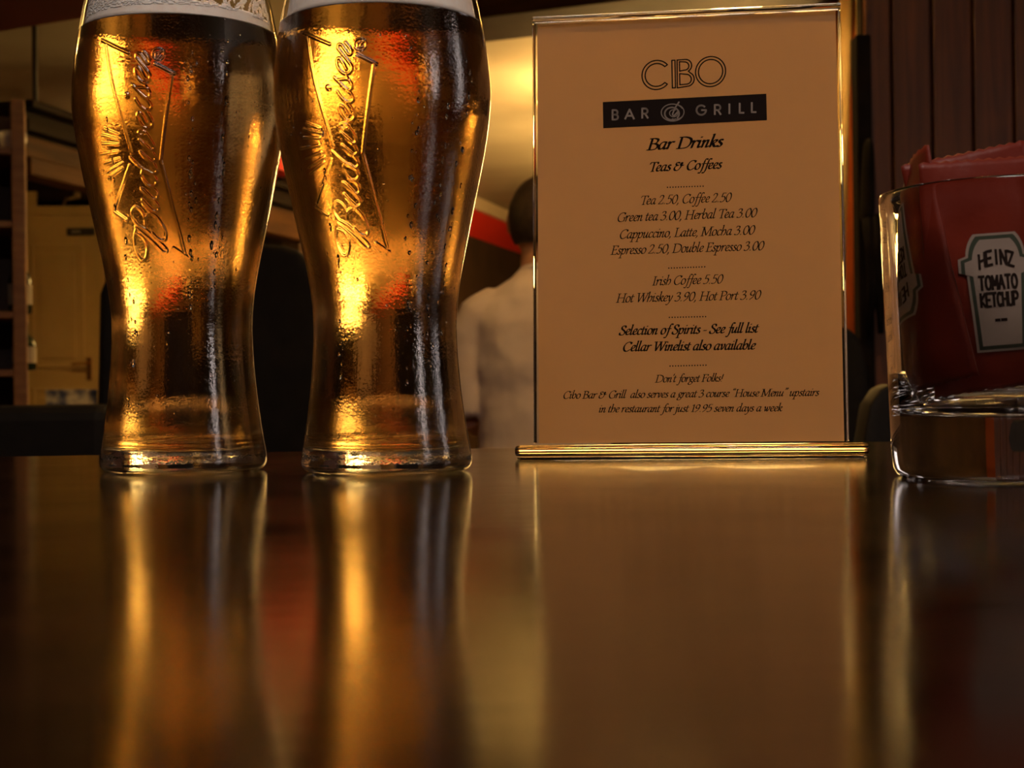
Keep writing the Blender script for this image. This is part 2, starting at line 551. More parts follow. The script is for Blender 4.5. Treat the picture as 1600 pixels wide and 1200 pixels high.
# ------------------------------------------------------------------ lettering
# Italic pen letters as centre lines: x-height 97, capitals 150. Each stroke is a list of points; 'o' first = closed, 's' first = straight
SER = lambda x, y=0: ['s', (x - 18, y), (x + 20, y)]
DOT = lambda x, y: ['s', (x, y - 5), (x + 1, y + 5)]
G = {
    ' ': (40, []),
    'a': (80, [[(62, 94), (42, 99), (18, 76), (9, 36), (18, 5), (36, 8), (58, 48)], [(66, 97), (57, 40), (58, 8), (66, 2), (80, 18)]]),
    'b': (74, [[(22, 172), (13, 90), (12, 30), (30, 2), (54, 18), (66, 60), (58, 92), (40, 97), (16, 56)], ['s', (10, 164), (22, 172)]]),
    'c': (60, [[(56, 80), (48, 97), (30, 94), (12, 62), (11, 24), (28, 2), (56, 20)]]),
    'd': (80, [[(58, 92), (40, 98), (18, 76), (9, 36), (18, 5), (36, 8), (57, 48)], [(68, 172), (60, 60), (58, 12), (66, 2), (80, 18)], ['s', (56, 164), (68, 172)]]),
    'e': (62, [[(13, 44), (42, 54), (56, 78), (46, 98), (28, 92), (12, 58), (14, 20), (32, 2), (58, 20)]]),
    'f': (50, [[(78, 156), (64, 172), (48, 156), (38, 100), (28, 0), (14, -52), (0, -60), (-10, -50)], ['s', (12, 92), (64, 92)]]),
    'g': (70, ['g']),
    'h': (74, [[(22, 172), (15, 80), (10, 0)], [(13, 46), (34, 88), (52, 97), (64, 74), (60, 30), (38, 2)], ['s', (10, 164), (22, 172)]]),
    'i': (38, [[(3, 78), (17, 97), (19, 80), (13, 22), (19, 2), (36, 18)], DOT(24, 138)]),
    'j': (34, [[(3, 80), (17, 97), (19, 80), (13, -20), (-2, -56), (-20, -50)], DOT(24, 138)]),
    'k': (66, [[(22, 172), (15, 80), (10, 0)], [(13, 46), (38, 88), (54, 95), (58, 76), (40, 56), (20, 52)], [(26, 54), (44, 14), (56, 2), (70, 16)], ['s', (10, 164), (22, 172)]]),
    'l': (36, [[(22, 172), (14, 70), (13, 14), (21, 2), (36, 18)], ['s', (10, 164), (22, 172)]]),
    'm': (104, [[(3, 78), (13, 97), (17, 80), (10, 0)], [(12, 46), (34, 90), (48, 94), (48, 70), (42, 0)], [(44, 46), (66, 90), (82, 94), (82, 65), (76, 14), (84, 2), (100, 18)]]),
    'n': (74, [[(3, 78), (13, 97), (17, 80), (10, 0)], [(12, 46), (36, 90), (52, 95), (53, 65), (47, 14), (55, 2), (71, 18)]]),
    'o': (72, [['o', (38, 99), (18, 84), (8, 46), (17, 8), (36, 1), (58, 20), (66, 60), (56, 92)]]),
    'p': (76, [[(1, 78), (13, 97), (18, 80), (10, 0), (4, -60)], SER(4, -62), [(14, 46), (36, 92), (54, 95), (66, 62), (56, 20), (36, 2), (14, 16)]]),
    'r': (54, [[(3, 78), (13, 97), (17, 80), (10, 0)], [(12, 46), (32, 86), (46, 98), (58, 88)]]),
    's': (52, [[(46, 84), (32, 98), (17, 86), (20, 64), (36, 46), (44, 24), (30, 3), (14, 4), (4, 18)]]),
    't': (42, [[(22, 130), (14, 60), (13, 14), (22, 2), (40, 18)], ['s', (2, 92), (44, 96)]]),
    'u': (78, [[(3, 78), (15, 97), (18, 80), (12, 20), (22, 2), (40, 22), (56, 62)], [(62, 97), (54, 20), (60, 2), (76, 18)]]),
    'v': (64, [[(3, 80), (15, 97), (22, 70), (24, 4), (48, 40), (60, 80), (50, 98)]]),
    'w': (96, [[(3, 80), (15, 97), (20, 70), (22, 4), (44, 50), (52, 92)], [(52, 95), (52, 4), (78, 40), (90, 80), (80, 98)]]),
    'y': (64, [[(3, 80), (15, 97), (22, 70), (27, 4)], [(60, 98), (56, 60), (30, -20), (8, -58), (-12, -52)]]),
    'B': (94, [['s', (24, 150), (20, 0)], [(4, 149), (50, 149), (78, 132), (72, 94), (40, 80), (22, 80)], [(24, 80), (60, 80), (88, 56), (78, 14), (48, 1), (0, 1)]]),
    'C': (106, [[(102, 120), (94, 146), (64, 152), (28, 126), (10, 70), (24, 16), (58, -2), (100, 28)], ['s', (102, 120), (106, 148)]]),
    'D': (124, [['s', (24, 150), (20, 0)], [(4, 149), (60, 149), (108, 122), (116, 66), (92, 16), (48, 1), (0, 1)]]),
    'E': (90, [['s', (24, 150), (20, 0)], ['s', (6, 149), (86, 149), (86, 124)], ['s', (22, 78), (66, 78), (68, 92)], ['s', (0, 1), (74, 1), (88, 34)]]),
    'F': (82, [['s', (24, 150), (20, 0)], ['s', (6, 149), (86, 149), (86, 122)], ['s', (22, 78), (64, 78), (66, 92)], SER(20)]),
    'G': (118, [[(102, 122), (94, 146), (64, 152), (28, 126), (10, 70), (24, 16), (58, -2), (102, 12)], ['s', (106, 66), (101, 8)], ['s', (86, 66), (122, 66)], ['s', (102, 122), (106, 148)]]),
    'H': (126, [['s', (24, 150), (20, 0)], ['s', (106, 150), (102, 0)], ['s', (22, 78), (104, 78)], SER(24, 149), SER(106, 149), SER(20, 1), SER(102, 1)]),
    'I': (50, [['s', (24, 150), (20, 0)], SER(24, 149), SER(20, 1)]),
    'L': (86, [['s', (24, 150), (20, 0)], SER(24, 149), ['s', (0, 1), (74, 1), (88, 38)]]),
    'M': (146, [['s', (22, 150), (14, 0)], ['s', (22, 150), (68, 10), (126, 150)], ['s', (126, 150), (124, 0)], SER(14, 1), SER(124, 1), SER(16, 149), SER(132, 149)]),
    'P': (84, [['s', (24, 150), (20, 0)], [(4, 149), (56, 149), (84, 126), (78, 88), (50, 72), (24, 72)], SER(20, 1)]),
    'S': (80, [[(72, 118), (66, 146), (42, 153), (18, 132), (26, 98), (56, 72), (72, 42), (56, 6), (26, -3), (4, 12), (2, 38)]]),
    'T': (92, [['s', (58, 150), (52, 0)], ['s', (4, 122), (14, 149), (104, 149), (108, 122)], SER(52, 1)]),
    'W': (152, [['s', (22, 150), (38, 0), (88, 146)], ['s', (86, 150), (104, 0), (152, 150)], SER(20, 149), SER(84, 149), SER(150, 149)]),
    '&': (124, [[(62, 118), (44, 134), (20, 120), (24, 92), (52, 82)], [(52, 82), (18, 68), (6, 34), (22, 2), (56, 4), (82, 44), (98, 110), (86, 128), (78, 104), (92, 74), (120, 86)]]),
    '2': (78, [[(8, 116), (24, 146), (52, 146), (62, 116), (42, 62), (4, 3)], ['s', (2, 2), (66, 4), (72, 22)]]),
    '5': (78, [['s', (72, 149), (28, 149), (18, 86)], [(18, 86), (50, 92), (68, 62), (54, 16), (22, 0), (2, 8)]]),
    '0': (82, [['o', (46, 149), (18, 120), (8, 58), (24, 4), (46, 2), (70, 36), (76, 98), (62, 140)]]),
    '3': (76, [[(10, 126), (28, 148), (56, 140), (54, 104), (28, 82)], [(28, 82), (62, 74), (66, 34), (44, 4), (16, 0), (2, 12)]]),
    '9': (78, [['o', (72, 116), (52, 148), (24, 134), (12, 98), (28, 70), (54, 74)], [(72, 116), (58, 50), (14, -4)]]),
    '1': (62, [['s', (16, 128), (40, 148), (34, 0)], SER(34, 1)]),
    '.': (40, [DOT(14, 5)]),
    ',': (32, [[(14, 10), (15, -6), (3, -28)]]),
    '-': (52, [['s', (6, 50), (44, 50)]]),
    '!': (40, [['s', (26, 150), (16, 44)], DOT(14, 5)]),
    "'": (24, [['s', (20, 170), (13, 132)]]),
    '\u201c': (56, [[(24, 172), (14, 152), (20, 138)], [(46, 172), (36, 152), (42, 138)]]),
    '\u201d': (56, [[(24, 170), (27, 152), (12, 134)], [(48, 170), (51, 152), (36, 134)]]),
}
G['g'] = (70, [['o', (56, 84), (42, 98), (22, 90), (14, 64), (26, 44), (44, 44), (58, 62)], ['s', (54, 88), (78, 95)],
               [(28, 44), (18, 30), (30, 16), (56, 4), (62, -22), (42, -50), (14, -52), (0, -34), (10, -10), (34, 10)]])


def nib_text(text, bold=False, slant=0.20, kern=0):
    """list of (polyline) in letter units plus the overall advance"""
    x, out = 0.0, []
    for ch in text:
        adv, st = G[ch]
        for s_ in st:
            pts, closed, straight = s_, False, False
            if pts[0] == 'o':
                closed, pts = True, pts[1:]
            elif pts[0] == 's':
                straight, pts = True, pts[1:]
            q = [np.array(p, float) for p in pts] if straight else spline(pts, 5, closed)
            out.append([(x + p[0] + slant * p[1], p[1]) for p in q])
        x += adv + kern
    return out, x


def ribbons(mb, lines, to3, nib, thin):
    """sweep a broad pen edge (nib vector) plus a thin minimum stroke along poly-lines; to3 maps (x, y) to 3-D"""
    nx, ny = nib
    for ln in lines:
        for (ax, ay), (bx_, by) in zip(ln[:-1], ln[1:]):
            vs = [to3(ax - nx, ay - ny), to3(ax + nx, ay + ny), to3(bx_ + nx, by + ny), to3(bx_ - nx, by - ny)]
            mb.add(vs, [(0, 1, 2, 3)])
            dx, dy = bx_ - ax, by - ay
            L = math.hypot(dx, dy) or 1
            ox, oy = -dy / L * thin, dx / L * thin
            ex, ey = dx / L * thin * 0.6, dy / L * thin * 0.6
            vs = [to3(ax - ox - ex, ay - oy - ey), to3(ax + ox - ex, ay + oy - ey), to3(bx_ + ox + ex, by + oy + ey), to3(bx_ - ox + ex, by - oy + ey)]
            mb.add(vs, [(0, 1, 2, 3)])


def stroke2(mb, ln, to3, w):
    """a plain even stroke of half-width w"""
    ribbons(mb, [ln], to3, (0, 0), w)


def arc(cx, cy, r, a0, a1, k=24, ry=None):
    ry = ry or r
    return [(cx + r * math.cos(math.radians(a0 + (a1 - a0) * i / k)), cy + ry * math.sin(math.radians(a0 + (a1 - a0) * i / k))) for i in range(k + 1)]

# ------------------------------------------------------------------ room shell
XL, XR, YB, YF, ZC = -4.5, 2.5, -2.0, 13.8, 2.3
struct(MB().box((XL, YB, -0.05), (XR, YF, 0)).build('floor', M['floor']))
SK = (-0.45, 0.55, -0.75, -0.15)              # opening of the rooflight added to brighten the foam: x0, x1, y0, y1
mb = MB()
for a, c, b_, d in ((XL, YB, XR, SK[2]), (XL, SK[3], XR, YF), (XL, SK[2], SK[0], SK[3]), (SK[1], SK[2], XR, SK[3])):
    mb.box((a, c, ZC), (b_, d, ZC + 0.06))
struct(mb.build('ceiling', M['ceiling']))
rl = struct(empty('added_rooflight', (0.05, -0.45, ZC)))
mb = MB()
for a, c, b_, d in ((-0.5, -0.3, 0.5, -0.265), (-0.5, 0.265, 0.5, 0.3), (-0.5, -0.265, -0.465, 0.265), (0.465, -0.265, 0.5, 0.265)):
    mb.box((a, c, -0.02), (b_, d, 0.055))
mb.build('window_frame', M['window_paint'], rl)
MB().box((-0.015, -0.265, 0.0), (0.015, 0.265, 0.03)).build('glazing_bar', M['window_paint'], rl)
struct(MB().box((XL - 0.1, YB, 0), (XL, YF, ZC)).build('wall_left', M['plaster_dark']))
struct(MB().box((XL, YF, 0), (XR, YF + 0.1, ZC)).build('wall_far', M['plaster_dark']))


struct(MB().box((XL, YB - 0.12, 0), (XR, YB, ZC)).build('wall_back', M['plaster_dark']))
WZ0, WZ1 = 0.90, 2.10
mb = MB()
for a, b_, c, d in ((YB, -1.1, 0, ZC), (-0.7, 0.55, 0, ZC), (0.95, YF, 0, ZC), (-1.1, -0.7, 0, WZ0), (-1.1, -0.7, WZ1, ZC), (0.55, 0.95, 0, WZ0), (0.55, 0.95, WZ1, ZC)):
    mb.box((XR, a, c), (XR + 0.12, b_, d))
struct(mb.build('wall_right', M['plaster_dark']))


def window(name, axis, pos, w0, w1, z0, z1):
    root = struct(empty(name, (0, 0, 0)))
    fr_, gr = MB(), MB()
    tt = 0.03

    def bx(mb, a, b_, c, d):
        if axis == 0:
            mb.box((a, pos - tt, c), (b_, pos + tt, d))
        else:
            mb.box((pos - tt, a, c), (pos + tt, b_, d))
    for a, b_, c, d in ((w0, w0 + 0.05, z0, z1), (w1 - 0.05, w1, z0, z1), (w0 + .05, w1 - .05, z0, z0 + 0.05), (w0 + .05, w1 - .05, z1 - 0.05, z1)):
        bx(fr_, a, b_, c, d)
    mid = (w0 + w1) / 2
    bx(gr, mid - 0.02, mid + 0.02, z0 + 0.05, z1 - 0.05)
    bx(gr, w0 + 0.05, mid - .02, (z0 + z1) / 2 - 0.02, (z0 + z1) / 2 + 0.02)
    bx(gr, mid + .02, w1 - 0.05, (z0 + z1) / 2 - 0.02, (z0 + z1) / 2 + 0.02)
    fr_.build('window_frame', M['window_paint'], root)
    gr.build('glazing_bar', M['window_paint'], root)
    return root


window('window_1', 1, XR + 0.06, 0.55, 0.95, WZ0, WZ1)
window('window_2', 1, XR + 0.06, -1.1, -0.7, WZ0, WZ1)

# the receding wall on the left, fixed by its cornice
c1 = on_z(742, 328, 2.2)
c2 = on_z(783, 345, 2.2)
dv = Vector((c2.x - c1.x, c2.y - c1.y, 0)).normalized()
nv = Vector((dv.y, -dv.x, 0))       # towards the room


def along(t, z, off=0.0):
    p = c1 + dv * t + nv * off
    return (p.x, p.y, z)


def band(t0, t1, z0, z1, o0, o1):
    """a box following the receding wall: distance along it, height, and how far it stands out"""
    return MB().hexa([along(t0, z0, o1), along(t1, z0, o1), along(t1, z0, o0), along(t0, z0, o0),
                      along(t0, z1, o1), along(t1, z1, o1), along(t1, z1, o0), along(t0, z1, o0)])


def t_at(px):
    """distance along the receding wall of photo column px"""
    k = (px - 800) / F
    return (c1.x - k * c1.y) / (k * dv.y - dv.x)


T0, T1 = t_at(300), 2.1
struct(band(T0, T1, 2.2, ZC, -0.1, 0.03).build('trim_1', M['plaster_cream']), 'cream cornice over the red band of wall')
struct(band(T0, T1, 1.98, 2.2, -0.1, 0.0).build('trim_2', M['red_paint']), 'red painted band under the cream cornice')
struct(band(t_at(470), T1, 0.0, 1.98, -0.1, 0.0).build('wall_side', M['plaster_dark']))

# wooden gantry over the bar, running back along the same line
gan = empty('bar_gantry', along(t_at(150), 0, 0))
tag(gan, 'brown boarded bar gantry hanging over the dark bar in front of the cream door', 'gantry')
gx = gan.location


def gpart(name, material, t0, t1, z0, z1, o0, o1):
    mb = band(t0, t1, z0, z1, o0, o1)
    mb.v = [tuple(Vector(p) - gx) for p in mb.v]
    return mb.build(name, material, gan, bevel=0.006)


GA, GB = t_at(34), t_at(474)
gpart('lower_board', M['gantry_wood'], GA, GB, 1.615, 1.685, -0.05, 0.05)
gpart('fascia_board', M['gantry_wood'], GA, GB, 1.685, 1.765, -0.05, 0.03)
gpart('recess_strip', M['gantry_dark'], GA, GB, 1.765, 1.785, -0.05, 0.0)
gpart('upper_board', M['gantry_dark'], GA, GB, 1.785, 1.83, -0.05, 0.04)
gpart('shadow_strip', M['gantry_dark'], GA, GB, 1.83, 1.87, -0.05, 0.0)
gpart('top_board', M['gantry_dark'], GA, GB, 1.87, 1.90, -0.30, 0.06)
for t_ in (GA + 0.3, (GA + GB) / 2, GB - 0.3):
    mb = MB()
    p0, p1 = along(t_, 1.90, -0.12), along(t_, ZC, -0.12)
    mb.tube([Vector(p0) - gx, Vector(p1) - gx], 0.012, 8)
    mb.build('hanging_rod', M['dark_metal'], gan)

# wall with the cream door, seen under the gantry
YD = 9.7
dz = lambda py: CAM.z + (622 - py) / F * YD
dx = lambda px: (px - 800) / F * YD + 0.0
D0, D1 = dx(38), dx(154)
mb = MB().box((XL, YD + 0.02, 0), (D0 - 0.03, YD + 0.12, ZC)).box((D1 + 0.03, YD + 0.02, 0), (-1.05, YD + 0.12, ZC))
mb.box((D0 - 0.03, YD + 0.02, 2.08), (D1 + 0.03, YD + 0.12, ZC))
struct(mb.build('wall_door', M['gantry_dark']))
struct(MB().box((dx(34), YD - 0.01, dz(336)), (dx(60), YD + 0.02, dz(302))).build('trim_6', M['door_paint'], bevel=0.004), 'pale corner of a transom above the cream door')
struct(MB().box((dx(415), YD - 0.01, dz(372)), (dx(443), YD + 0.02, dz(338))).build('trim_7', M['plaster_cream'], bevel=0.004), 'pale wall panel seen between the two beer glasses')
dr = struct(empty('door_1', ((D0 + D1) / 2, YD, 0)), 'cream panelled door with a black sign, under the gantry')
ww, hh = (D1 - D0) / 2, dz(340)
mb = MB().box((-ww, 0, 0.01), (ww, 0.045, hh))
leaf = mb.build('door_leaf', M['door_paint'], dr, bevel=0.004)
st, pz0, pz1 = 0.075, dz(578), dz(385)
mb = MB()
for a, c, d, e in ((-ww + st * .7, pz0, ww - st * 1.15, pz1), (-ww + st * .7, 0.2, ww - st * 1.15, pz0 - 0.13)):
    for q in ((a, c, a + 0.02, e), (d - 0.02, c, d, e), (a + .02, c, d - .02, c + 0.02), (a + .02, e - 0.02, d - .02, e)):
        mb.box((q[0], -0.012, q[1]), (q[2], 0.0, q[3]))
    mb.box((a + 0.06, -0.010, c + 0.06), (d - 0.06, 0.0, e - 0.06))
mb.build('door_panel', M['door_paint'], dr, bevel=0.004)
mb = MB()
for a, b_ in ((-ww - 0.05, -ww), (ww, ww + 0.05)):
    mb.box((a, -0.02, 0), (b_, 0.02, hh + 0.06))
mb.box((-ww, -0.02, hh), (ww, 0.02, hh + 0.06))
mb.build('door_frame', M['door_paint'], dr, bevel=0.004)
sx = dx(129) - dr.location.x
mb = MB().box((sx - 0.09, -0.018, dz(372)), (sx + 0.095, 0, dz(360)))
sg = mb.build('door_sign', M['sign_black'], dr, bevel=0.004)
mb = MB()
for k in range(5):
    mb.box((sx - 0.055 + k * 0.012, -0.020, dz(368)), (sx - 0.048 + k * 0.012, -0.017, dz(364)))
mb.build('sign_lettering', M['sign_grey'], sg)
hx = dx(140) - dr.location.x
mb = MB().box((hx - 0.018, -0.012, dz(598)), (hx + 0.018, 0, dz(562)))
hp = mb.build('handle_plate', M['brass'], dr, bevel=0.003)
MB().tube([(hx, 0, dz(572)), (hx, -0.05, dz(572)), (hx - 0.03, -0.055, dz(572)), (hx - 0.10, -0.05, dz(573))], 0.009, 8).build('door_handle', M['brass'], hp, smooth=True)

# a lamp bracket on the door head and a blue box in front of the door
lx = dx(104)
wl = empty('wall_bracket', (lx, YD + 0.02, dz(336)))
tag(wl, 'thin metal bracket arm above the cream door head', 'bracket')
MB().tube([(0, -0.03, 0), (0, -0.03, 0.06), (0.02, -0.06, 0.085), (0.10, -0.08, 0.095)], 0.010, 8).build('arm', M['lamp_metal'], wl, smooth=True)
MB().lathe([(0.0, 0.085), (0.02, 0.09), (0.026, 0.11), (0.018, 0.13), (0.0, 0.135)], 14, 0.10, -0.08).build('knob', M['lamp_metal'], wl, smooth=True)
MB().box((-0.02, -0.04, -0.005), (0.02, -0.02, 0.02)).build('wall_plate', M['lamp_metal'], wl)
bpos = at(116, 640, 8.9)
cab = empty('low_cabinet', (bpos.x, 8.9, 0))
tag(cab, 'low dark cabinet in front of the cream door, mostly hidden by the black bench', 'cabinet')
MB().box((-0.4, -0.18, 0.0), (0.3, 0.18, 0.70)).build('body', M['shelf_dark'], cab, bevel=0.005)
MB().box((-0.38, -0.20, 0.05), (-0.06, -0.18, 0.66)).build('door', M['shelf_dark'], cab, bevel=0.004)
MB().box((-0.04, -0.20, 0.05), (0.28, -0.18, 0.66)).build('door', M['shelf_dark'], cab, bevel=0.004)
zb = 0.70
bh = CAM.z + (622 - 613) / F * 8.8 - zb
bx_ = empty('cardboard_box', (bpos.x, 8.85, zb))
tag(bx_, 'small blue and white printed box at the foot of the door handle', 'box')
MB().box((-0.125, -0.10, 0), (0.125, 0.10, bh)).build('carton', M['blue_box'], bx_, bevel=0.004)
MB().box((-0.128, -0.103, bh - 0.02), (0.128, 0.103, bh + 0.002)).build('lid', M['blue_box'], bx_, bevel=0.003)

# ceiling beams
b1a, b1b = on_z(690, 74, 2.12), on_z(1420, -9, 2.12)


def beam(name, a, b_, z0, material, label, width=0.35):
    d = Vector((b_.x - a.x, b_.y - a.y, 0)).normalized()
    q = Vector((d.y, -d.x, 0)) * width
    mb = MB().hexa([(a.x + q.x, a.y + q.y, z0), (b_.x + q.x, b_.y + q.y, z0), (b_.x, b_.y, z0), (a.x, a.y, z0),
                    (a.x + q.x, a.y + q.y, ZC), (b_.x + q.x, b_.y + q.y, ZC), (b_.x, b_.y, ZC), (a.x, a.y, ZC)])
    return struct(mb.build(name, material, bevel=0.006), label)


beam('trim_3', b1a, b1b, 2.12, M['beam'], 'dark brown ceiling beam above the menu')
beam('trim_4', on_z(-330, 104, 2.12), on_z(300, 1, 2.12), 2.12, M['maroon_paint'], 'maroon ceiling beam above the left beer glass', 0.5)

# ------------------------------------------------------------------ ceiling lamp behind the menu (hidden from here; it lights the far ceiling)


def fin_lamp(loc, label, power, r=0.09, fins=11):
    root = empty('ceiling_lamp', loc)
    tag(root, label, 'lamp', 'finned ceiling lamps')
    MB().lathe([(0.0, 0.0), (0.06, 0.0), (0.055, -0.02), (0.012, -0.03), (0.012, -0.075), (0.0, -0.075)], 24).build('ceiling_plate', M['lamp_metal'], root, smooth=True)
    MB().lathe([(0.0, -0.075), (0.022, -0.085), (0.034, -0.11), (0.030, -0.135), (0.014, -0.15), (0.0, -0.152)], 20).build('bulb', M['bulb'], root, smooth=True)
    for k in range(fins):
        a = 2 * PI * k / fins
        ca, sa = math.cos(a), math.sin(a)
        mb = MB()
        p = []
        for rr, zz in ((r * 0.75, -0.17), (r * 1.25, -0.17), (r * 1.5, -0.055), (r * 0.9, -0.055)):
            p.append((rr, zz))
        w = 0.010 + 0.006 * (k % 3)
        vs = [(rr * ca - s_ * w * sa, rr * sa + s_ * w * ca, zz) for s_ in (-1, 1) for rr, zz in p]
        mb.add(vs, [(3, 2, 1, 0), (4, 5, 6, 7), (0, 1, 5, 4), (1, 2, 6, 5), (2, 3, 7, 6), (3, 0, 4, 7)])
        mb.build('fin', M['lamp_metal'], root)
    ring = MB()
    ring.tube([(r * math.cos(2 * PI * i / 32), r * math.sin(2 * PI * i / 32), -0.17) for i in range(33)], 0.006, 6, False)
    ring.build('ring', M['lamp_metal'], root, smooth=True)
    point('lamp_light', (loc[0], loc[1], loc[2] - 0.115), power, WARM, 0.038)
    return root


lp = on_z(872, 160, ZC)
fin_lamp((lp.x, lp.y, ZC), 'finned lamp on the bright ceiling just behind the left edge of the menu', 380.0, 0.050)
fin_lamp((0.225, 1.35, ZC), 'finned lamp on the ceiling above the far edge of the table', 3.0)
fin_lamp((-2.9, 4.2, ZC), 'added finned lamp on the ceiling before the gantry at the far left', 5.0)  # extra lamp added out of view at the far left
fin_lamp((-2.2, 8.3, ZC), 'added finned lamp on the ceiling behind the gantry, near the cream door', 120.0)  # added to brighten the cream door
fin_lamp((0.30, 3.22, ZC), 'added finned lamp on the ceiling above the person in the pale shirt', 1.6)  # added above the frame to lift the pale shirt


def pendant(px, d, z, power, label):  # unseen pendants added to glow through the beer and light the paper
    p = at(px, 400, d)
    root = empty('added_pendant_lamp', (p.x, p.y, ZC))
    tag(root, label, 'lamp', 'added opal pendant lamps behind the menu')
    dz_ = z - ZC
    MB().lathe([(0.0, 0.0), (0.05, 0.0), (0.045, -0.02), (0.0, -0.025)], 24).build('ceiling_rose', M['lamp_metal'], root, smooth=True)
    MB().tube([(0, 0, -0.02), (0, 0, dz_ + 0.07)], 0.004, 8).build('cord', M['dark_metal'], root)
    bw_ = MB().lathe([(0.02, dz_ - 0.165), (0.14, dz_ - 0.145), (0.25, dz_ - 0.095), (0.32, dz_ - 0.03), (0.35, dz_ + 0.03)], 48)
    bw_.f = [f for f in bw_.f if len(f) == 4]
    o = bw_.build('lamp_shade', M['shade_glass'], root, smooth=True)
    o.modifiers.new('thick', 'SOLIDIFY').thickness = 0.006
    MB().lathe([(0.0, dz_ - 0.19), (0.016, dz_ - 0.182), (0.03, dz_ - 0.165), (0.0, dz_ - 0.155)], 16).build('finial', M['lamp_metal'], root, smooth=True)
    for k in range(3):
        a = 2 * PI * k / 3 + 0.4
        MB().tube([(0.345 * math.cos(a), 0.345 * math.sin(a), dz_ + 0.03), (0.0, 0.0, dz_ + 0.30)], 0.003, 6).build('chain', M['lamp_metal'], root)
    MB().lathe([(0.0, dz_ + 0.09), (0.016, dz_ + 0.08), (0.016, dz_ + 0.04), (0.0, dz_ + 0.04)], 16).build('bulb_holder', M['dark_metal'], root)
    MB().lathe([(0.0, dz_ + 0.04), (0.014, dz_ + 0.035), (0.030, dz_ + 0.005), (0.028, dz_ - 0.015), (0.012, dz_ - 0.03), (0.0, dz_ - 0.032)], 20).build('bulb', M['bulb'], root, smooth=True)
    point('lamp_light', (p.x, p.y, z + 0.005), power, WARM, 0.034)
    return root


pendant(965, 7.2, 1.92, 110.0, 'added opal bowl pendant lamp behind the left half of the menu, hung high')
pendant(1110, 9.6, 1.92, 230.0, 'added opal bowl pendant lamp behind the middle of the menu, farthest of the pendants')
pendant(1170, 6.4, 1.92, 160.0, 'added opal bowl pendant lamp behind the right half of the menu, hung high')
pendant(1000, 8.4, 1.42, 60.0, 'added opal bowl pendant lamp behind the left half of the menu, hung low')
pendant(1195, 7.6, 1.42, 60.0, 'added opal bowl pendant lamp behind the right half of the menu, hung low')

# ------------------------------------------------------------------ shelves at the far left
SD = 4.0
sz = lambda py: CAM.z + (624 - py) / F * SD
sxx = lambda px: (px - 800) / F * SD
shx = sxx(32)
sh = empty('wall_shelf', (shx, SD, 0), math.radians(17.5))
tag(sh, 'tall brown wooden shelf unit at the left edge with four boards in view', 'shelf')
ztop = sz(158)
MB().box((-0.018, 0, 0), (0.018, 0.30, ztop)).build('side_panel', M['shelf_wood'], sh, bevel=0.003)
MB().box((-0.92, 0, 0), (-0.884, 0.30, ztop)).build('side_panel', M['shelf_wood'], sh, bevel=0.003)
MB().box((-0.884, 0.285, 0), (-0.018, 0.30, ztop)).build('back_panel', M['shelf_dark'], sh)
for py in (238, 352, 494, 585, 700):
    MB().box((-0.884, 0.004, sz(py) - 0.013), (-0.018, 0.285, sz(py) + 0.005)).build('shelf_board', M['shelf_wood'], sh, bevel=0.002)
cu = empty('cup', (sxx(7), SD + 0.09, sz(238) + 0.005))
tag(cu, 'pale rounded cup on the topmost shelf board at the left edge', 'cup')
MB().lathe([(0.0, 0.0), (0.020, 0.0), (0.030, 0.012), (0.038, 0.035), (0.037, 0.058), (0.034, 0.058), (0.034, 0.036), (0.026, 0.014), (0.0, 0.006)], 28).build('bowl', M['crockery'], cu, smooth=True)
MB().tube([(-0.036, 0, 0.045), (-0.055, 0, 0.044), (-0.058, 0, 0.026), (-0.036, 0, 0.020)], 0.004, 8).build('handle', M['crockery'], cu, smooth=True)
for i, (px, py, hgt, lab) in enumerate(((6, 492, 0.17, 'dark bottle on the third shelf board, at the left edge'), (12, 583, 0.135, 'short dark bottle on the lowest shelf board in view'))):
    bt = empty('bottle', (sxx(px), SD + 0.14, sz(py + 2) + 0.005))
    tag(bt, lab, 'bottle', 'bottles on the left shelf')
    MB().lathe([(0.0, 0.0), (0.030, 0.0), (0.032, 0.006), (0.032, hgt * 0.55), (0.026, hgt * 0.66), (0.012, hgt * 0.76), (0.011, hgt * 0.97), (0.0, hgt * 0.97)], 24).build('bottle_body', M['bottle_glass'], bt, smooth=True)
    MB().lathe([(0.0325, hgt * 0.15), (0.0328, hgt * 0.16), (0.0328, hgt * 0.48), (0.0325, hgt * 0.49)], 24).build('paper_label', M['bottle_label'], bt)
    MB().lathe([(0.0, hgt * 0.97), (0.013, hgt * 0.97), (0.013, hgt), (0.0, hgt)], 16).build('cap', M['dark_metal'], bt)

# ------------------------------------------------------------------ black bench and black chairs behind the table
bd = 1.9
bz = CAM.z + (622 - 636) / F * bd
be = empty('bench', (-0.92, bd, 0))
tag(be, 'long black upholstered bench back beyond the left of the table', 'bench')
MB().box((-1.1, 0.0, 0.40), (0.40, 0.09, bz)).build('backrest', M['black_leather'], be, smooth=False, bevel=0.02, seg=3)
MB().box((-1.1, 0.09, 0.30), (0.40, 0.55, 0.45)).build('seat', M['black_leather'], be, bevel=0.03, seg=3)
for xx in (-1.05, 0.33):
    for yy in (0.03, 0.48):
        MB().box((xx, yy, 0), (xx + 0.05, yy + 0.05, 0.40 if yy < 0.1 else 0.30)).build('leg', M['dark_metal'], be)


